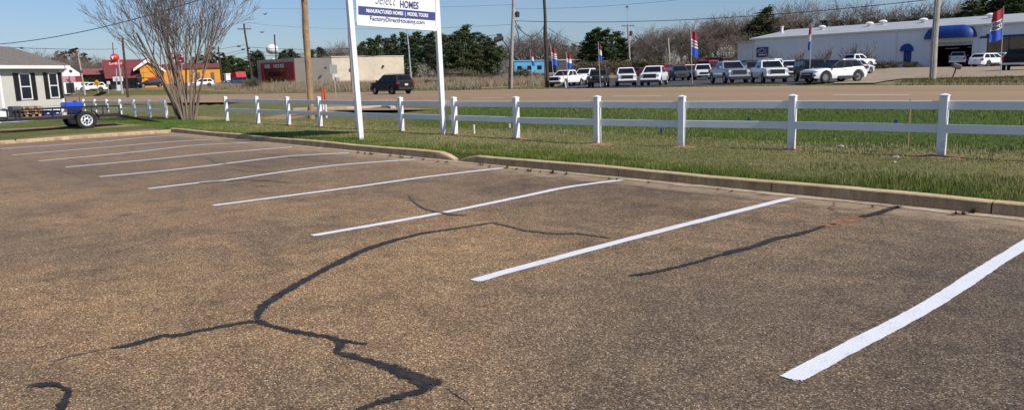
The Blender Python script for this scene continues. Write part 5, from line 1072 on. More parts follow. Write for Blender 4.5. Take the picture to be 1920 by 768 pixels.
# ------------------------------------------------------------------ poles
wood = M('weathered_pole_wood', (.30, .24, .18), .9, .3, 3); woodb = M('brown_pole_wood', (.36, .22, .12), .9, .3, 3); dark = M('creosote_pole_wood', (.06, .045, .035), .9, .3, 3); grey = M('grey_pole_wood', (.36, .33, .29), .9, .2, 3); steel = M('galvanised_steel', (.50, .51, .52), .4, .12, metal=.5); wirem = M('black_cable', (.02, .02, .022), .7); porc = M('grey_porcelain', (.30, .29, .28), .3); can = M('transformer_grey', (.05, .052, .055), .5, .2)
def height(P, px, py, lean=True):
    """top of an upright whose foot is P and whose tip is seen at (px, py)"""
    d = ray(px, py); hd = math.hypot(P.x, P.y); k = hd/math.hypot(d.x, d.y); return CAM+d*k
def pole(label, base, dep, tip, r0, r1, mat_, name='utility_pole', cat='utility pole', group=None, extend=0.0):
    P = atd(base[0], base[1], dep); P = Vector((P.x, P.y, min(P.z, float(G(np.array(P.x), np.array(P.y)))+.05))); T = height(P, *tip)
    ax = (T-P); ax = ax+ax.normalized()*extend
    o = thing(name, label, cat, P, 0, group); n = 8; m = MB(); m.tube([Vector((0, 0, -.3))]+[ax*(i/n)+Vector((.02*math.sin(i*1.7), .02*math.cos(i*2.3), 0)) for i in range(n+1)], [r0]+[r0+(r1-r0)*i/n for i in range(n+1)], 12); m.build('pole', mat_, o, smooth=60)
    return o, ax
UR = Vector((RT.x, RT.y, 0)).normalized()
def crossarm(o, c, half, dirv, pins=True, mat_=None):
    a = math.atan2(dirv.y, dirv.x); R = Matrix.Rotation(a, 3, 'Z'); ca = MB().box(c, (2*half, .1, .13), R).build('crossarm', mat_ or dark, o)
    for u in (-.9, -.45, .45, .9): m = MB(); m.lathe([(.02, 0), (.02, .12), (.06, .13), (.045, .22), (.02, .25)], 8, tuple(Vector(c)+R @ Vector((u*half, 0, .06)))); m.build('insulator', porc, o)
    m = MB(); 
    for s_ in (-1, 1): m.tube([Vector(c)+R @ Vector((s_*half*.55, -.06, 0)), Vector(c)+Vector((0, 0, -.7))], .018, 4)
    m.build('brace', steel, o)
p1, x1 = pole('large brown wooden utility pole rising behind the fence, left of the tall sign', (583, 207.5), 37, (570, 0), .165, .14, woodb, extend=2.5)
m = MB(); m.tube([(0.12, -.1, x1.z*.33), (.17, -.14, x1.z*.33)], .02, 6); m.tube([(.02, -.17, .3), (.02, -.16, x1.z*.8)], .012, 5); m.build('ground_wire', steel, p1)
MB().box(x1*.69+Vector((.15, -.12, 0)), (.05, .05, .28)).build('pole_step', trim, p1)
p2, x2 = pole('grey utility pole directly behind the left post of the tall sign', (662.5, 172), 80, (651, 0), .19, .14, grey, extend=2)
p3, x3 = pole('slim pale street pole seen through the opening under the sign', (772.5, 163), 104, (763, 54), .13, .09, steel, 'street_pole', 'pole')
p4, x4 = pole('grey pole with a lamp head and cable loops, left of the dark pole', (957.5, 167.5), 80, (963, 0), .20, .16, grey, extend=3)
m = MB(); c_ = height(p4.location, 966, 30)-p4.location; m.tube([c_, c_+UR*.35+Vector((0, 0, .18))], .03, 6); m.build('lamp_arm', steel, p4); q_ = height(p4.location, 970, 27)-p4.location; MB().lathe([(.1, -.3), (.22, -.3), (.26, .15), (.1, .3)], 12, tuple(q_)).build('lamp_head', can, p4)
m = MB(); k0 = height(p4.location, 959, 112)-p4.location
arc = [(956, 105), (953, 92), (948, 82), (942, 76), (936, 73)]; m.tube([height(p4.location, *a)-p4.location-UR*.0 for a in arc], .05, 6); m.build('cable_riser', wirem, p4)
sp = MB(); a, b_ = height(p4.location, 926, 76)-p4.location, height(p4.location, 944, 70)-p4.location; sp.tube([a, a.lerp(b_, .1), a.lerp(b_, .9), b_], [.1, .30, .30, .1], 10); sp.build('splice_case', can, p4); a, b_ = height(p4.location, 931, 65.5)-p4.location, height(p4.location, 941, 65)-p4.location; MB().tube([a, b_], .11, 8).build('splice_case', can, p4)
for lp in ([(966, 48), (971, 62), (973, 75), (974, 84), (971, 92)], [(966, 40), (970, 50), (972, 56), (976, 53), (971, 47)]): m = MB(); m.tube([height(p4.location, *a)-p4.location for a in lp], .045, 6); m.build('cable_loop', wirem, p4)
p4b, _ = pole('short dark stub post tied to the foot of the pole with cable loops', (955.5, 167.5), 79.5, (957, 100), .15, .12, dark, 'stub_pole', 'pole')
p5, x5 = pole('tall dark utility pole at the corner of the dealer lot', (1027, 163.5), 84, (1020.5, 0), .20, .15, dark, extend=3)
p5b, _ = pole('shorter light brown pole standing against the tall dark pole', (1023.5, 163.5), 84.5, (1020.5, 47), .15, .12, wood, 'stub_pole', 'pole')
p6, x6 = pole('pale pole with crossarm and thin aerial above the pine clump', (1182, 136), 150, (1177, 46), .22, .17, grey)
crossarm(p6, tuple(x6*.97), 1.25, UR); MB().lathe([(.05, -.5), (.28, -.5), (.3, .4), (.08, .5)], 12, tuple(height(p6.location, 1183, 63)-p6.location+Vector((0, 0, 0)))).build('transformer', can, p6)
a = height(p6.location, 1176.5, 12)-p6.location; MB().tube([x6, a], .05, 5).build('aerial', steel, p6); MB().box(a-Vector((0, 0, .1)), (.7, .3, .35)).build('aerial_head', steel, p6)
p7, x7 = pole('thick grey utility pole on the grass island in front of the garage bay', (1748, 152.5), 56, (1757.5, 0), .24, .20, grey, extend=3)
m = MB(); m.tube([(.0, -.25, .0), (-.02, -.22, x7.z*.9)], .02, 6); m.build('ground_wire', steel, p7)
p8, x8 = pole('dark crossarm pole right of the bare tree', (475, 163), 120, (457, 45), .17, .13, dark)
crossarm(p8, tuple(x8*.92), 1.05, UR+Vector((.0, .3, 0)))
for px, py in ((448, 87), (456, 93), (466, 91), (472, 97)): a = height(p8.location, px, py)-p8.location; MB().box(a, (.7, .3, .22)).build('cable_clamp', can, p8)
p9, x9 = pole('weathered pole with a short arm behind the small white booth', (158, 168), 124, (146, 98), .17, .10, grey)
crossarm(p9, tuple(x9*.87), .7, UR); MB().box(x9*.53, (.45, .35, .4)).build('junction_box', can, p9)
pole('thin dark pole rising beside the round red sign', (217, 160), 150, (211, 80), .1, .08, dark)
pole('dark bare pole right of the round red sign', (239, 174.5), 98, (229.5, 71), .16, .13, dark)
pole('pale lamp post between the red sign and the dark bare pole', (229, 170), 112, (222, 112), .16, .12, steel, 'street_pole', 'pole')
pole('dark pole at the right end of the orange restaurant', (418, 163), 128, (409, 88), .15, .12, dark)
pole('dark pole in front of the water tower', (519.5, 140), 190, (514.5, 65), .2, .16, dark)
pole('short pale pole behind the maroon car', (1257, 140), 150, (1253, 72), .17, .13, M('cream_pole', (.46, .42, .30), .8))
pole('slender grey pole in front of the bare woods', (1224, 128), 180, (1223, 92), .14, .1, grey, 'street_pole', 'pole')
# ------------------------------------------------------------------ overhead wires
def wire(label, a, b_, sag, r=.02, splice=None, group=None):
    o = thing('power_line', label, 'power line', (0, 0, 0), 0, group); pts = [a.lerp(b_, i/40)-Vector((0, 0, sag*4*(i/40)*(1-i/40))) for i in range(41)]
    MB().tube(pts, r, 5, cap=False).build('cable', wirem, o)
    if splice: c = pts[int(splice*40)]; d = (b_-a).normalized(); MB().tube([c-d*.35, c-d*.25, c+d*.25, c+d*.35], [.02, .07, .07, .02], 8).build('splice', can, o)
wire('thick cable slanting up across the bare tree to the top left', atd(-180, 82, 52), atd(415, -14, 33), .95, .02)
wire('lower cable with a dark splice sagging above the home roof', atd(-120, 83, 46), atd(221, 92, 95), .15, .022, .30)
wire('long cable climbing to the right over the dealer building', height(p4.location, 965, 43)+Vector((0, 0, .2)), atd(1960, -28, 52), .95, .028)
wire('upper faint cable left of the pole with cable loops', atd(440, 40, 140), height(p4.location, 962, 46), .9, .014)
wire('topmost faint cable passing behind the sign to the grey pole', atd(380, 12, 150), height(p4.location, 963, 9), .5, .013)
wire('high cable running right from the grey pole across open sky', height(p4.location, 965, 17), atd(1500, -30, 60), .5, .012)
wire('sagging cable loop between the grey pole and the dark pole', height(p4.location, 972, 51), height(p5.location, 1020, 50), 1.0, .045)
wire('cable dropping right from the dark pole toward the pine clump', height(p5.location, 1028, 53), atd(1090, 82, 120), .3, .03)
for k, (y0, y1, s0) in enumerate(((88, 64.5, .9), (95, 72, 1.0), (100, 75.5, 1.2))):
    wire(['upper of three cables across the pines behind the sign', 'middle of three cables across the pines behind the sign', 'lowest of three cables across the pines behind the sign'][k], height(p8.location, 462, y0), height(p4.location, 940, y1), s0, .03)
for k, (y0, y1) in enumerate(((84, 82), (92, 112), (97, 124))): wire(['top', 'middle', 'bottom'][k]+' cable of three running down left from the dark crossarm pole', height(p8.location, 460, y0), atd(250-20*k, y1+18, 140), .6, .025)
wire('thin cable from the crossarm of the pale pole toward the woods', height(p6.location, 1186, 50), atd(1420, 62, 200), 1.2, .02)
# ------------------------------------------------------------------ flags
fr_, fw_, fb_ = M('flag_red', (.34, .02, .03), .7, .15), M('flag_white', (.70, .70, .70), .7, .1), M('flag_blue', (.02, .09, .50), .7, .12)
glyph = M('flag_glyph', (.03, .03, .05), .7)
def flag(label, base, dep, px, top, bot, wpx, side=1, fold=1.0, txt=None, striped=False, post=None):
    P = atd(base[0], base[1], dep); P = Vector((P.x, P.y, float(G(np.array(P.x), np.array(P.y))))); T = height(P, px, top-2); ax = T-P
    o = thing('dealer_flag', label, 'flag', P, 0, 'dealer flags on poles'); MB().tube([(0, 0, -.2), ax], [.04, .025], 8).build('flag_pole', steel if not post else post, o)
    z1 = height(P, px, top).z-P.z; z0 = height(P, px, bot).z-P.z; h = z1-z0; w = wpx*dep/FOC; n = 10; vr = UR*side; vd = Vector((-UR.y, UR.x, 0))
    def pt(u, v):  # u across, v 0..1 down; hangs in soft folds
        return ax*((z1-h*v)/ax.z)+vr*(u*w*(.75+.25*v))+vd*(.16*fold*math.sin(u*7+v*2.2)*u)+Vector((0, 0, -h*.16*u*(1-.2*v)-.05*math.sin(u*5)*u))
    for (v0, v1, mt, nm) in ((0, .34, fr_, 'red_band'), (.34, .64, fw_, 'white_band'), (.64, 1.0, fb_, 'blue_band')):
        m = MB()
        for i in range(n):
            for j in range(4):
                a, b_, c, d = (i/n, v0+(v1-v0)*j/4), ((i+1)/n, v0+(v1-v0)*j/4), ((i+1)/n, v0+(v1-v0)*(j+1)/4), (i/n, v0+(v1-v0)*(j+1)/4)
                m.quad(*[pt(*q) for q in (a, b_, c, d)])
        m.build(nm, mt, o, smooth='all')
    if striped:
        for v0 in (.40, .52): m = MB(); [m.quad(*[pt(*q)-vd*.02 for q in ((i/n, v0), ((i+1)/n, v0), ((i+1)/n, v0+.05), (i/n, v0+.05))]) for i in range(n)]; m.build('red_stripe', fr_, o)
    if txt:
        for row, word in enumerate(txt):
            cu = bpy.data.curves.new('w', 'FONT'); cu.body = word; cu.size = .5; cu.offset = .02; cu.resolution_u = 3; tt = bpy.data.objects.new('w', cu); COL.objects.link(tt); bpy.context.view_layer.update(); me = bpy.data.meshes.new_from_object(tt); bpy.data.objects.remove(tt)
            xs_ = [v.co.x for v in me.vertices]; x0, x1 = min(xs_), max(xs_); ys_ = [v.co.y for v in me.vertices]; y0, y1 = min(ys_), max(ys_)
            for v in me.vertices: u = .12+.76*(v.co.x-x0)/(x1-x0); vv = .37+.13*row+.11*(1-(v.co.y-y0)/(y1-y0)); v.co = pt(u, vv)-vd*.03
            me.materials.clear(); me.materials.append(glyph); me.name = 'flag_lettering'; link('flag_lettering', me, o)
    return o
flag('red, white and blue flag hanging limp in front of the sky blue building', (1000, 162), 90, 994, 95, 122, 6)
flag('red, white and blue flag just right of the tall dark pole', (1040, 163), 86, 1032, 86, 121, 12, striped=True)
flag('red, white and blue flag above the leftmost white pickup', (1065, 165), 82, 1061.5, 100, 126, 11)
flag('narrow flag with long blue end hanging before the pine clump', (1126, 167), 76, 1121.5, 80, 113, 7)
flag('wide striped red, white and blue flag left of the silver blue pickup', (1298, 161.5), 68, 1295, 56, 104, 15, striped=True)
flag('slim furled flag on a pole before the white crossover with black roof', (1517, 157), 57, 1522, 46, 91, 5, -1, .6)
flag('large red, white and blue flag with dark letters at the right edge', (1875, 151), 60, 1882, 14, 73, 23, -1, .9, ('USED', 'CARS'))
for x0, y0, x1_, y1_, lb, dep in ((1062, 168.5, 1055, 136, 'leaning white post with orange top in front of the leftmost white pickup', 77), (1147, 166.5, 1145, 158, 'short white stub post on the verge right of the dark off-roader', 77)):
    P = atd(x0, y0, dep); P = Vector((P.x, P.y, ZR-.05)); T = height(P, x1_, y1_)-P; o = thing('marker_post', lb, 'post', P); MB().tube([(0, 0, -.1), T*.8], .06, 8).build('post', pvc, o); MB().tube([T*.8, T], .07, 8).build('post_top', M('marker_orange', (.50, .09, .035), .5, .1) if y0 > 167 else pvc, o)
# ------------------------------------------------------------------ signs, mailbox
P = atd(630.5, 186.5, 62); P = Vector((P.x, P.y, .4)); T = height(P, 625, 121)-P; o = thing('road_sign', 'grey back of a square road sign in front of the tan shop', 'road sign', P); MB().box((T/2)[:], (.05, .05, T.length), (T.to_track_quat('Z', 'Y').to_matrix())).build('sign_post', steel, o)
c_ = height(P, 625.2, 130)-P; MB().box(c_, (.62, .02, .72), Matrix.Rotation(math.atan2(UR.y, UR.x)+.15, 3, 'Z'), bev=.008).build('sign_plate', M('dull_sign_back', (.36, .36, .34), .5, .12, 3), o)
P = gz(atd(184, 172, 118)); T = height(P, 181, 150)-P; o = thing('warning_sign', 'yellow diamond warning sign with a black arrow on a post', 'road sign', P); MB().tube([(0, 0, -.1), T*.95], .05, 6).build('sign_post', steel, o); yl = M('warning_yellow', (.80, .38, .01), .5, .06)
a_ = math.atan2(UR.y, UR.x); R = Matrix.Rotation(a_, 3, 'Z'); c_ = height(P, 182, 156.5)-P; hs = .58
m = MB(); m.add([c_+R @ Vector(v) for v in ((-hs, -.06, 0), (0, -.06, -hs), (hs, -.06, 0), (0, -.06, hs), (-hs, -.03, 0), (0, -.03, -hs), (hs, -.03, 0), (0, -.03, hs))], [(0, 1, 2, 3), (7, 6, 5, 4), (0, 1, 5, 4), (1, 2, 6, 5), (2, 3, 7, 6), (3, 0, 4, 7)]); pl = m.build('sign_plate', yl, o)
m = MB(); m.box(c_+R @ Vector((.06, -.075, -.06)), (.1, .015, .4), R); m.box(c_+R @ Vector((-.06, -.075, .08)), (.32, .015, .1), R); m.add([c_+R @ Vector(v) for v in ((-.3, -.08, .08), (-.14, -.08, .24), (-.14, -.08, -.08))], [(0, 1, 2)]); m.build('arrow', trim, pl)
P = gz(atd(203, 171, 122)); T = height(P, 203, 153)-P; o = thing('small_white_sign', 'small white sign on a post right of the yellow diamond sign', 'sign', P); MB().tube([(0, 0, -.1), T], .05, 6).build('sign_post', steel, o); MB().box(T-Vector((0, 0, .2)), (.5, .06, .5), R).build('sign_plate', wtrim, o)
P = gz(atd(222, 171, 116)); o = thing('restaurant_sign', 'round red sign above a red oval and white letter board, near a dark pole', 'sign', P); k = 116/FOC
rs_ = M('red_sign_plastic', (.60, .035, .03), .35, .15, 2); ob = lambda x, y: height(P, x, y)-P
m = MB(); m.tube([ob(219, 171)*1.0, ob(218, 116)], .09, 8); m.tube([ob(227, 171), ob(226, 116)], .09, 8); m.build('sign_post', steel, o)
c_ = ob(215, 108.5); rr = 7.6*k; m = MB(); m.lathe([(rr*max(.02, math.cos(a)), rr*math.sin(a)) for a in np.linspace(-math.pi/2, math.pi/2, 14)], 20, tuple(c_)); gl = m.build('round_sign', rs_, o, smooth='all')
m = MB(); m.add([c_+R @ Vector(v) for v in ((-.38*rr, -rr*.97, .38*rr), (.38*rr, -rr*.97, .38*rr), (0, -rr*1.05, -.5*rr))], [(0, 1, 2)]); m.build('white_emblem', letterw, gl)
c_ = ob(218, 119.5); m = MB(); n = 24; a_r, b_r = 14*k, 6.2*k
for y in (-.25, .25): m.v += [tuple(c_+R @ Vector((a_r*math.cos(2*math.pi*q/n), y, b_r*math.sin(2*math.pi*q/n)))) for q in range(n)]
m.f = [tuple(range(n)), tuple(range(n, 2*n))[::-1]]+[(q, (q+1) % n, n+(q+1) % n, n+q) for q in range(n)]; m.m = [0]*len(m.f); ov = m.build('oval_sign', rs_, o)
m = MB(); q2 = random.Random(2)
for q in range(9): m.box(c_+R @ Vector(((-4+q)*a_r*.19, -.27, .02)), (a_r*.10, .02, b_r*q2.uniform(.45, .75)), R)
m.build('oval_lettering', letterw, ov)
MB().box(ob(221, 148.5), (18*k, .3, 8.5*k), R, bev=.05).build('letter_board', wtrim, o); MB().box(ob(224, 165), (7*k, .3, 11*k), R, bev=.05).build('sign_base', wtrim, o); MB().box(ob(220, 148.5)+R @ Vector((0, -.17, 0)), (4*k, .02, 4*k), R).build('board_mark', M('faint_violet_mark', (.35, .35, .55), .6), o)
P = gz(atd(333, 166, 136)); T = height(P, 332, 99)-P; o = thing('red_board_sign', 'rectangular red sign board with white letters above the orange restaurant', 'sign', P); k = 136/FOC; c_ = height(P, 332, 109)-P
m = MB(); 
for s_ in (-.8, .8): m.tube([R @ Vector((s_, 0, 0)), c_+R @ Vector((s_, 0, -.5))], .08, 6)
m.build('sign_post', steel, o); bd = MB().box(c_, (25*k, .25, 19*k), R, bev=.03).build('board', redf, o)
text('board_lettering', 'BITTS', 1.05, letterw, bd, (c_+R @ Vector((0, -.15, 4.5*k)))[:], (math.pi/2, 0, math.atan2(UR.y, UR.x)), bold=.02)
m = MB(); 
for q, (x, w0, h0) in enumerate(((-9, 4, 7), (-4, 3.4, 8), (2, 3, 3), (6, 3, 3))): m.box(c_+R @ Vector((x*k, -.14, -5.2*k)), (w0*k, .02, h0*k*.7), R)
m.build('board_marks', letterw, bd)
P = atd(1783, 152.5, 52.5); P = gz(P); T = height(P, 1793, 127)-P; o = thing('mailbox', 'dark mailbox on a steeply leaning post beside the thick grey pole', 'mailbox', P); MB().tube([(0, 0, -.1), T], .05, 8).build('mailbox_post', M('rusty_post', (.16, .05, .03), .9), o)
az = math.atan2(T.y, T.x); R2 = Matrix.Rotation(math.atan2(UR.y, UR.x), 3, 'Z') @ Matrix.Rotation(.35, 3, 'Y'); m = MB(); n = 8; c_ = T+Vector((0, 0, .12))
prof = [(-.15, -.16), (.15, -.16)]+[(.15*math.cos(a), .04+.14*math.sin(a)) for a in np.linspace(0, math.pi, 8)]
for x in (-.3, .3): m.v += [tuple(c_+R2 @ Vector((x, y, z))) for y, z in prof]
q = len(prof); m.f = [tuple(range(q)), tuple(range(q, 2*q))[::-1]]+[(i, (i+1) % q, q+(i+1) % q, q+i) for i in range(q)]; m.m = [0]*len(m.f); m.build('mailbox_body', M('dark_mailbox_metal', (.05, .05, .055), .5, .2), o); MB().box(c_+R2 @ Vector((.1, -.17, .05)), (.03, .02, .16), R2).build('mailbox_flag', redc, o)
# ------------------------------------------------------------------ trees
bark = M('grey_brown_bark', (.17, .135, .105), .95, .35, 4); twig = M('bare_twig_bark', (.17, .135, .11), .95, .3, 3); pineb = M('pine_bark', (.13, .085, .06), .95, .35, 3)
def tinted(m, cols, name, mat_):
    me = m.mesh(name, mat_, fix=False); at = me.color_attributes.new('tint', 'FLOAT_COLOR', 'CORNER'); per = []
    for f, c in zip(m.f, cols): per += [v for _ in f for v in (*c, 1)]
    at.data.foreach_set('color', per); return me
def pine(seed, H=14.0, wide=.20, low=.06, n_l=64, dens=50, tone=(.052, .074, .026)):
    q = random.Random(seed); root = thing('pine_tree', '-', 'tree'); tr = MB(); lean = Vector((q.uniform(-.03, .03), q.uniform(-.03, .03), 1))
    tr.tube([lean*H*t_+Vector((.1*math.sin(t_*5+seed), .1*math.cos(t_*4), 0)) for t_ in np.linspace(0, 1, 9)], [.20*(1-.85*t_)+.02 for t_ in np.linspace(0, 1, 9)], 7)
    cm = MB(); cols = []
    for i in range(n_l):
        t_ = low+(1-low)*(i+q.random())/n_l; a = q.uniform(0, 6.283); L = H*wide*(1.08-t_)**.5*q.uniform(.45, 1.15)*(1 if t_ > .3 else q.uniform(.35, .9)); b0 = lean*H*t_; d = Vector((math.cos(a), math.sin(a), q.uniform(-.05, .5))); e = b0+d*L
        tr.tube([b0, b0+d*L*.5+Vector((0, 0, -.05*L)), e], [.05, .035, .012], 4, cap=False)
        for c in range(3):
            cc = b0+d*L*(.45+.27*c)+Vector((q.gauss(0, .25), q.gauss(0, .25), q.gauss(0, .2))); R_ = q.uniform(.4, .85)*(1.1-.35*t_); tn = q.uniform(.45, 1.45)
            for k in range(dens//3*2):
                o = Vector((q.gauss(0, 1), q.gauss(0, 1), q.gauss(0, .62)))*R_*.55; p = cc+o; u = Vector((q.gauss(0, 1), q.gauss(0, 1), q.gauss(0, 1))).normalized(); v = u.cross(Vector((q.gauss(0, 1), q.gauss(0, 1), q.gauss(0, 1)))).normalized(); s_ = q.uniform(.15, .30)
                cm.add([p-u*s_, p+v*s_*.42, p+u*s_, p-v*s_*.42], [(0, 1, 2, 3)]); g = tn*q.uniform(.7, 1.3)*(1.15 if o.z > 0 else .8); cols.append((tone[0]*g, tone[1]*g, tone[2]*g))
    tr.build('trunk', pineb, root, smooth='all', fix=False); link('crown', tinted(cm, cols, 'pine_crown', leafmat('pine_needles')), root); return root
def grow(m, q, p, d, L, r, lvl, top, spread, up, segs=3, sides=5, kids=(3, 5), minr=.006):
    pts = [p]; rr = [r]; dd = d.copy()
    for i in range(segs): dd = (dd+Vector((q.gauss(0, .10), q.gauss(0, .10), q.gauss(0, .05)+up))).normalized(); pts.append(pts[-1]+dd*L/segs); rr.append(max(minr, r*(1-.62*(i+1)/segs)))
    m.tube(pts, rr, max(3, sides-lvl), cap=False)
    if lvl >= top: return
    for k in range(q.randint(*kids)):
        t_ = q.uniform(.35, 1.0); i = min(int(t_*segs), segs-1); b_ = pts[i].lerp(pts[i+1], t_*segs-i); rad = rr[i]*.62
        a = q.uniform(0, 6.283); side = dd.cross(Vector((math.cos(a), math.sin(a), .3))).normalized(); nd = (dd*(1-spread)+side*spread+Vector((0, 0, .08))).normalized(); grow(m, q, b_, nd, L*q.uniform(.5, .78), max(minr, rad), lvl+1, top, spread, up, segs, sides, kids, minr)
def bare(seed, H=13.0, spread=.5, minr=.017, tone=None, haze=True):
    q = random.Random(seed); root = thing('bare_tree', '-', 'tree'); m = MB(); th = H*q.uniform(.22, .34); m.tube([(0, 0, -.2), (.05, 0, th*.5), (.08, .05, th)], [.24, .2, .17], 8, cap=False); m.build('trunk', bark, root, smooth='all', fix=False)
    c = MB(); 
    for k in range(q.randint(6, 8)): a = q.uniform(0, 6.28); e = q.uniform(.5, 1.35); grow(c, q, Vector((.08, .05, th*q.uniform(.75, 1))), Vector((math.cos(a)*math.cos(e), math.sin(a)*math.cos(e), math.sin(e))), H*q.uniform(.3, .42), .11, 0, 3, spread, .07, 3, 5, (3, 6), minr)
    c.build('crown', twig, root, fix=False); return root
def bushy(seed, H=3.0, n=420, cols_=((.10, .075, .045), (.17, .125, .075)), name='shrub', cat='shrub', size=.16):
    q = random.Random(seed); root = thing(name, '-', cat); s_ = MB(); 
    for k in range(9): a = q.uniform(0, 6.28); s_.tube([(0, 0, 0), (math.cos(a)*H*.12, math.sin(a)*H*.12, H*.4), (math.cos(a)*H*.3, math.sin(a)*H*.3, H*q.uniform(.6, .95))], [.04, .025, .01], 4, cap=False)
    s_.build('stems', bark, root, fix=False); c = MB(); cols = []
    cl = [(Vector((q.gauss(0, .3)*H, q.gauss(0, .3)*H, H*q.uniform(.15, .92))), q.uniform(.5, 1.4)) for _ in range(22)]
    for k in range(n*3):
        cc, tn = q.choice(cl); p = cc+Vector((q.gauss(0, .13), q.gauss(0, .13), q.gauss(0, .11)))*H; p.z = max(p.z, .02); u = Vector((q.gauss(0, 1), q.gauss(0, 1), q.gauss(0, 1))).normalized(); v = u.orthogonal().normalized(); z = size*q.uniform(.5, 1.2)
        c.add([p-u*z, p+v*z*.5, p+u*z, p-v*z*.5], [(0, 1, 2, 3)]); t_ = q.random(); cols.append(tuple((a*(1-t_)+b_*t_)*tn for a, b_ in zip(*cols_)))
    link('foliage', tinted(c, cols, name+'_leaves', leafmat('shrub_leaf')), root); return root
PROTO = {'pine': [pine(s_, wide=w, n_l=n_, low=lo_, tone=tn_) for s_, w, n_, lo_, tn_ in ((1, .2, 60, .08, (.046, .068, .024)), (2, .24, 64, .05, (.060, .080, .028)), (3, .16, 44, .2, (.050, .078, .026)), (4, .22, 52, .12, (.072, .088, .032)), (5, .26, 66, .04, (.040, .058, .022)), (6, .19, 38, .3, (.055, .085, .028)))], 'bare': [bare(s_, spread=sp) for s_, sp in ((11, .5), (12, .56), (13, .46), (14, .52))],
         'blossom': [bushy(21, 3.2, 500, ((.20, .18, .155), (.40, .37, .33)), 'blossom_tree', 'tree', .12)], 'brush': [bushy(22, 3.0, 420, ((.085, .065, .045), (.16, .12, .075))), bushy(23, 3.0, 420, ((.05, .055, .022), (.12, .115, .05)))], 'evergreen': [bushy(24, 6.0, 1100, ((.018, .034, .010), (.05, .075, .02)), 'evergreen_tree', 'tree', .3)]}
REF = {'pine': 14.0, 'bare': 11.6, 'blossom': 3.2, 'brush': 3.1, 'evergreen': 6.2}
for k_, L_ in PROTO.items(): REF[k_] = [max(v.co.z for c in o.children for v in c.data.vertices) for o in L_]
used = set()
def plant(kind, px, base, dep, top, label, group=None, sx=1.0):
    L = PROTO[kind]; k = next((i for i, o_ in enumerate(L) if id(o_) not in used), None); k = rnd.randrange(len(L)) if k is None else k; P = atd(px, base, dep); g = float(G(np.array(P.x), np.array(P.y))); P.z = g-.1; T = height(P, px, top); h = max(1.0, T.z-P.z)*(1.13 if kind == 'bare' else 1); s_ = h/REF[kind][k]
    if id(L[k]) not in used: used.add(id(L[k])); o = L[k]; o.location = P; o.rotation_euler = (0, 0, rnd.uniform(0, 6.28)); o['label'] = label
    else: o = copy_thing(L[k], P, rnd.uniform(0, 6.28), label)
    if group: o['group'] = group
    elif 'group' in o: del o['group']
    w_ = s_*sx*rnd.uniform(.92, 1.12); o.scale = (w_, w_, s_); return o
def row(kind, items, base, dep, jit, label, group, sx=1.0):
    for px, top in items: plant(kind, px+rnd.uniform(-1.5, 1.5), base, dep+rnd.uniform(-jit, jit), top, label, group, sx)
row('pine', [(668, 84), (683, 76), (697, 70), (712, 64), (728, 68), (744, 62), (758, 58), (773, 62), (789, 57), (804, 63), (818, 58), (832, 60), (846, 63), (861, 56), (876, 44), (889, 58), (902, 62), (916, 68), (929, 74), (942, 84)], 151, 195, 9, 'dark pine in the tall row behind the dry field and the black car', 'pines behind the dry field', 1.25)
row('pine', [(676, 92), (703, 84), (733, 82), (752, 84), (780, 80), (810, 82), (840, 80), (866, 78), (896, 82), (922, 88), (936, 97)], 151, 183, 4, 'lower pine at the front of the row behind the dry field', 'front pines behind the dry field', 1.45)
row('pine', [(477, 96), (488, 92), (497, 101), (528, 97), (540, 92), (551, 90), (562, 99), (588, 91), (600, 87), (612, 92)], 154, 215, 10, 'pine showing above the roof of the tan shop', 'pines above the tan shop', 1.2)
row('bare', [(622, 88), (634, 84), (645, 82), (655, 86), (573, 94)], 154, 225, 10, 'bare grey tree showing above the roof of the tan shop', 'bare trees above the tan shop', 1.2)
row('pine', [(428, 106), (438, 103), (449, 107), (459, 112)], 160, 168, 4, 'dense dark pine right of the orange restaurant', 'pines right of the orange restaurant', 1.5)
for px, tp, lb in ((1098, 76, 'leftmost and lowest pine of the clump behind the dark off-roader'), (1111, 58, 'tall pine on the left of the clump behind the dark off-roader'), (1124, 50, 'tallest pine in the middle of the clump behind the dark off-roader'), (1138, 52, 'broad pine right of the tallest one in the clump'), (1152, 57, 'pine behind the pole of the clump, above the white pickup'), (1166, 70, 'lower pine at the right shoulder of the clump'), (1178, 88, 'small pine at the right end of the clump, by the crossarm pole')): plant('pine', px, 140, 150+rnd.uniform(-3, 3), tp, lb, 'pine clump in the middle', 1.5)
row('bare', [(968, 76), (980, 62), (992, 66), (1004, 78), (1016, 60), (1030, 64), (1043, 78), (1056, 88), (1070, 84), (1083, 92), (950, 88)], 139, 250, 12, 'bare grey tree behind the sky blue and dark buildings', 'bare trees behind the far sheds', 1.3)
row('pine', [(1000, 100), (1048, 92), (1060, 83), (1075, 80), (1088, 84)], 138, 290, 10, 'distant dark pine behind the dark grey building', 'distant pines', 1.1)
row('bare', [(1192, 82), (1204, 70), (1216, 60), (1228, 54), (1241, 52), (1254, 55), (1267, 60), (1280, 56), (1292, 50), (1304, 44), (1317, 40), (1329, 41), (1342, 38), (1355, 37), (1367, 33), (1380, 28), (1392, 24), (1404, 26)], 133, 178, 10, 'bare brown tree in the woods behind the dealer lot', 'bare woods behind the dealer lot', 1.25)
row('bare', [(1198, 92), (1222, 86), (1250, 82), (1278, 84), (1304, 76), (1330, 74), (1358, 68), (1386, 62)], 133, 164, 5, 'lower bare tree at the front of the woods behind the dealer lot', 'front of the bare woods', 1.5)
for px, tp, lb in ((1409, 42, 'dark pine at the left corner of the dealer building roof'), (1424, 26, 'dark pine beside the tallest one above the dealer building'), (1438, 9, 'tallest dark pine rising above the left end of the dealer building'), (1452, 30, 'dark pine right of the tallest one above the dealer building'), (1396, 60, 'lower pine by the white annex of the dealer building')): plant('pine', px, 128, 168+rnd.uniform(-3, 3), tp, lb, 'pines above the dealer building', 1.5)
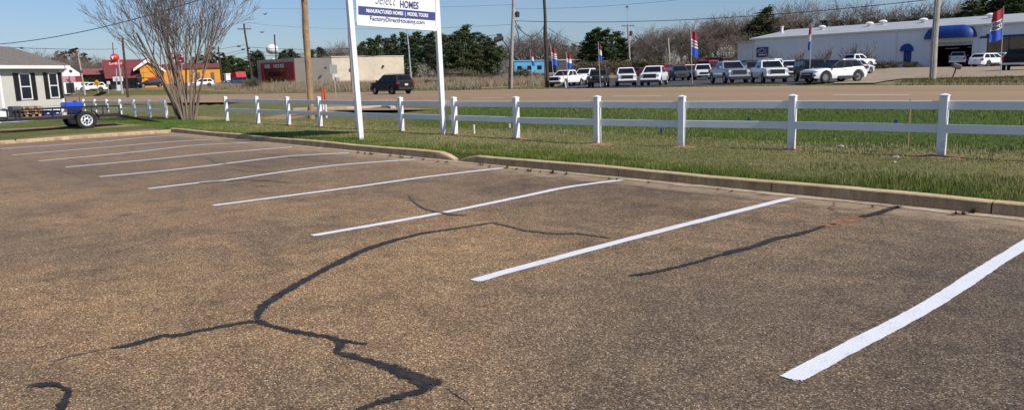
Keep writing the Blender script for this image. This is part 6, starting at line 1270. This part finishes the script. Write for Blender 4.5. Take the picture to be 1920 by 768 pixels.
row('bare', [(1468, 18), (1484, 4), (1500, 0), (1534, 26), (1580, 6), (1596, 2), (1652, 14), (1672, 18), (1714, 8), (1734, 2), (1776, 2), (1620, 30), (1790, 4)], 122, 172, 8, 'bare tree whose top shows above the dealer building roof', 'bare trees above the dealer roof', 1.0)
row('pine', [(1474, 38), (1503, 34), (1540, 36), (1566, 36), (1600, 34), (1636, 32), (1668, 34), (1700, 32), (1732, 26), (1768, 24)], 122, 166, 5, 'low dark evergreen showing just over the dealer building roof', 'low evergreens over the dealer roof', 1.5)
row('pine', [(1800, 20), (1812, -4), (1826, 4), (1840, -6), (1854, -12), (1868, -8), (1882, -14), (1897, -10), (1912, -18), (1928, -12), (1945, -10), (1806, 30), (1847, 12), (1889, 10)], 116, 158, 8, 'tall dark pine above the right end of the dealer building', 'pines above the right end of the dealer', 1.4)
row('bare', [(74, 104), (88, 99), (103, 97), (118, 112), (136, 112), (150, 108), (163, 105), (176, 108), (190, 116)], 170, 190, 10, 'bare grey tree on the skyline between the home and the red roof', 'bare trees on the left skyline', 1.3)
row('evergreen', [(140, 138), (153, 134), (166, 136), (178, 134), (190, 140), (200, 146)], 172, 146, 4, 'dark round evergreen behind the parked white cars', 'evergreens behind the white cars', 1.15)
row('evergreen', [(462, 128), (472, 134)], 160, 160, 4, 'dark evergreen at the foot of the crossarm pole', 'evergreens by the crossarm pole', 1.1)
for px, b_, dep, tp, lb in ((791, 152, 172, 116, 'pale blossoming tree against the dark pines under the sign'), (806, 152, 174, 130, 'smaller pale blossoming tree right of the larger one under the sign'), (948, 150, 160, 108, 'pale blossoming tree left of the pole with cable loops'), (1265, 138, 150, 96, 'pale blossoming tree behind the dark red car'), (1355, 133, 158, 80, 'pale leafless tree left of the white annex'), (478, 160, 118, 140, 'greyish shrub at the left corner of the tan shop'), (1248, 134, 160, 100, 'smaller pale tree beside the blossoming one')): plant('blossom', px, b_, dep, tp, lb, None, .7)
row('brush', [(905, 134), (922, 138), (965, 128), (985, 124), (1085, 118), (1100, 112), (1118, 108), (1140, 104), (1158, 108), (1172, 112), (1200, 112), (1230, 108), (1280, 108), (1305, 104), (1330, 100), (1372, 96), (1392, 96), (842, 122), (868, 125), (888, 128)], 146, 148, 6, 'low brown brush at the foot of the trees', 'brush below the trees', 1.6)
row('brush', [(470, 146), (479, 144), (800, 146), (818, 147), (845, 146)], 158, 120, 5, 'dry brush clump standing in the dead field', 'dry brush clumps in the field', 1.0)
row('brush', [(1636, 111), (1646, 112), (1656, 112), (1666, 113), (1677, 112)], 127.5, 104, .6, 'clipped brown hedge bush along the white wall, left of the small blue awning', 'hedge bushes by the wall', 1.5)
row('brush', [(1703, 116), (1714, 113), (1727, 116)], 127.5, 99, .5, 'low reddish shrub in front of the blue door', 'shrubs by the blue door', 1.2)
# pollarded leafless shrubs along the white wall
def pollard(seed):
    q = random.Random(seed); root = thing('bare_shrub', '-', 'shrub'); m = MB()
    for k in range(9): a = q.uniform(0, 6.28); e = q.uniform(.95, 1.4); grow(m, q, Vector((q.gauss(0, .12), q.gauss(0, .12), 0)), Vector((math.cos(a)*math.cos(e), math.sin(a)*math.cos(e), math.sin(e))), 1.9*q.uniform(.8, 1.1), .06, 0, 2, .33, .04, 3, 5, (3, 4), .016)
    m.build('stems', M('pale_twig_bark', (.22, .18, .16), .95, .3), root, fix=False); return root
PROTO['pollard'] = [pollard(s_) for s_ in (31, 32)]; REF['pollard'] = [max(v.co.z for c in o.children for v in c.data.vertices) for o in PROTO['pollard']]
for px, b_, dep, tp, lb in ((1449, 130, 117, 89, 'leafless shrub right of the blue square sign'), (1490, 129, 114, 88, 'leafless shrub behind the white pickup, left of the furled flag'), (1541, 128, 110, 84, 'leafless shrub just right of the furled flag'), (1586, 128, 108, 80, 'leafless shrub behind the white pickup by the wall'), (1628, 128, 104.5, 76, 'tallest leafless shrub, at the left end of the hedge by the wall')): plant('pollard', px, b_, dep, tp, lb, 'leafless shrubs along the white wall', 1.0)
for L_ in PROTO.values():   # patterns never planted leave the scene
    for o in L_:
        if id(o) not in used:
            for c_ in list(o.children): bpy.data.objects.remove(c_)
            bpy.data.objects.remove(o)
# far woods closing the horizon
m = MB(); cols = []; q = random.Random(77)
for k in range(15000):
    az = math.radians(q.uniform(98, 176)); R_ = q.uniform(330, 420); x, y = math.cos(az)*R_, math.sin(az)*R_; z0 = 2.2; hmax = 9+4.5*math.sin(az*37)+2.5*math.sin(az*91); z = z0+hmax*q.random()**.8; s_ = q.uniform(.7, 1.7); a = q.uniform(0, 6.28); p = Vector((x, y, z)); u = Vector((math.cos(a), math.sin(a), q.uniform(-1, 1))).normalized()*s_; v = Vector((0, 0, 1)).cross(u).normalized()*s_*.5+Vector((0, 0, s_*.4))
    m.add([p-u, p+v, p+u, p-v], [(0, 1, 2, 3)]); t_ = .5+.5*math.sin(az*23)+q.uniform(-.3, .3); g = q.uniform(.6, 1.3); c0 = (.035, .045, .02) if t_ > .75 else (.105, .085, .065); cols.append(tuple(v_*g for v_ in c0))
struct(link('distant_woods', tinted(m, cols, 'distant_woods', leafmat('far_foliage'))), 'stuff')
# ------------------------------------------------------------------ the multi-stemmed leafless tree by the trailer
q = random.Random(9); P = flat(350, 224.5, .14); cm_ = thing('crape_myrtle', 'large leafless vase-shaped tree with many stems, standing in the grass beside the short fence', 'tree', P); st = MB(); cr_ = MB()
stem = M('mottled_grey_stem', (.23, .175, .135), .9, .35, 3, dirt=(.10, .075, .06)); fine = M('fine_brown_twig', (.22, .165, .135), .95, .3, 2)
vd = Vector((FW.x, FW.y, 0)).normalized()
def vgrow(p, d, L, r, lvl):
    pts = [p]; rr = [r]; dd = d.copy(); n = 6 if lvl == 0 else 4
    for i in range(n): dd = (dd+Vector((q.gauss(0, .055), q.gauss(0, .055), .02 if lvl < 2 else .05))).normalized(); pts.append(pts[-1]+dd*L/n); rr.append(max(.0055, r*(1-.55*(i+1)/n)))
    (st if lvl == 0 else cr_).tube(pts, rr, 7 if lvl == 0 else max(3, 5-lvl), cap=False)
    if lvl >= 4: return
    for k in range({0: q.randint(4, 6), 1: q.randint(3, 4), 2: q.randint(3, 4), 3: q.randint(2, 3)}[lvl]):
        t_ = q.uniform(.42 if lvl == 0 else .3, 1); i = min(int(t_*n), n-1); b_ = pts[i].lerp(pts[i+1], t_*n-i); a = q.uniform(0, 6.28); sd2 = dd.cross(Vector((math.cos(a), math.sin(a), .2))).normalized(); s2 = q.uniform(.18, .42); vgrow(b_, (dd*(1-s2)+sd2*s2+Vector((0, 0, .05))).normalized(), L*{0: .52, 1: .62, 2: .6, 3: .62}[lvl]*q.uniform(.7, 1.15), max(.0055, rr[i]*.52), lvl+1)
for k in range(19):
    u = -1+2*(k+.5)/19+q.uniform(-.06, .06); w0 = q.uniform(-.75, .75)*math.sqrt(max(0, 1-u*u)); off = UR*(u*.40)+vd*(w0*.3); d = (UR*(u*.42-.02+q.gauss(0, .04))+vd*(w0*.5)+Vector((0, 0, 1.12+q.uniform(0, .2)))).normalized(); vgrow(off+Vector((0, 0, -.05)), d, q.uniform(3.9, 5.0), q.uniform(.036, .06), 0)
st.build('stems', stem, cm_, smooth='all', fix=False); cr_.build('crown', fine, cm_, fix=False)
# ------------------------------------------------------------------ a few loose birds high over the tan shop
birdm = M('dark_bird', (.05, .05, .055), .8)
for x, y, lb in ((497, 27, 'small dark bird in the sky, upper right of the crossarm pole'), (491, 61, 'small dark bird in the sky, directly above the tan shop front')):
    P = atd(x, y, 110); o = thing('bird', lb, 'bird', P, .4); s_ = .36
    m = MB(); m.lathe([(.01, -.3), (.06, -.18), (.09, 0), (.06, .15), (.04, .2), (.05, .26), (.01, .33)], 10, (0, 0, 0), 'y')
    for sx in (-1, 1): m.add([(sx*.05, .1, .02), (sx*.36, .05, .18), (sx*.72, -.12, .08), (sx*.34, -.12, .15), (sx*.05, -.1, .02)], [(0, 1, 3, 4), (1, 2, 3)])
    m.add([(-.03, -.28, 0), (.03, -.28, 0), (.1, -.46, 0), (-.1, -.46, 0)], [(0, 1, 2, 3)]); m.build('bird_body', birdm, o)
# ------------------------------------------------------------------ light, sky, camera
SAZ, SEL = math.radians(11), math.radians(42)
sun = bpy.data.lights.new('sun', 'SUN'); sun.energy = 5.0; sun.angle = math.radians(.53); sun.color = (1.0, .945, .87); so = bpy.data.objects.new('sun', sun); COL.objects.link(so)
sdv = Vector((math.cos(SAZ)*math.cos(SEL), math.sin(SAZ)*math.cos(SEL), math.sin(SEL))); so.rotation_euler = sdv.to_track_quat('Z', 'Y').to_euler(); so.location = (20, 0, 30)
w = bpy.data.worlds.new('World'); sc.world = w; w.use_nodes = True; t = NT(w); bg = t.n['Background']
sky = t.add('ShaderNodeTexSky', sky_type='NISHITA', sun_disc=False, sun_elevation=SEL, sun_rotation=math.radians(90)-SAZ, air_density=1.0, dust_density=.7, ozone_density=3.0, altitude=80)
tc = t.add('ShaderNodeTexCoord'); mp = t.add('ShaderNodeMapping'); mp.inputs['Scale'].default_value = (1.2, 1.2, 6.0); t.link(tc.outputs['Generated'], mp.inputs['Vector'])
cl = t.ramp(t.noise(mp.outputs[0], 2.3, 6, .6), [(.45, (0, 0, 0)), (.78, (.30, .30, .30))])
c = t.mix(sky.outputs['Color'], (5.6, 6.0, 6.4), cl); c = t.mix(c, (.78, .87, 1.06), 1.0, 'MULTIPLY')
t.link(c, bg.inputs['Color']); bg.inputs['Strength'].default_value = .10
cam = bpy.data.cameras.new('camera'); co = bpy.data.objects.new('camera', cam); COL.objects.link(co); cam.sensor_width = 36; cam.sensor_fit = 'HORIZONTAL'; cam.lens = FOC/1920*36; cam.clip_start = .1; cam.clip_end = 9000
co.matrix_world = Matrix(((RT.x, UP.x, -FW.x, CAM.x), (RT.y, UP.y, -FW.y, CAM.y), (RT.z, UP.z, -FW.z, CAM.z), (0, 0, 0, 1))); sc.camera = co
sc.view_settings.view_transform = 'Standard'; sc.view_settings.look = 'None'; sc.view_settings.exposure = 0; sc.view_settings.gamma = 1
sc.cycles.max_bounces = 6; sc.cycles.use_denoising = False if False else sc.cycles.use_denoising
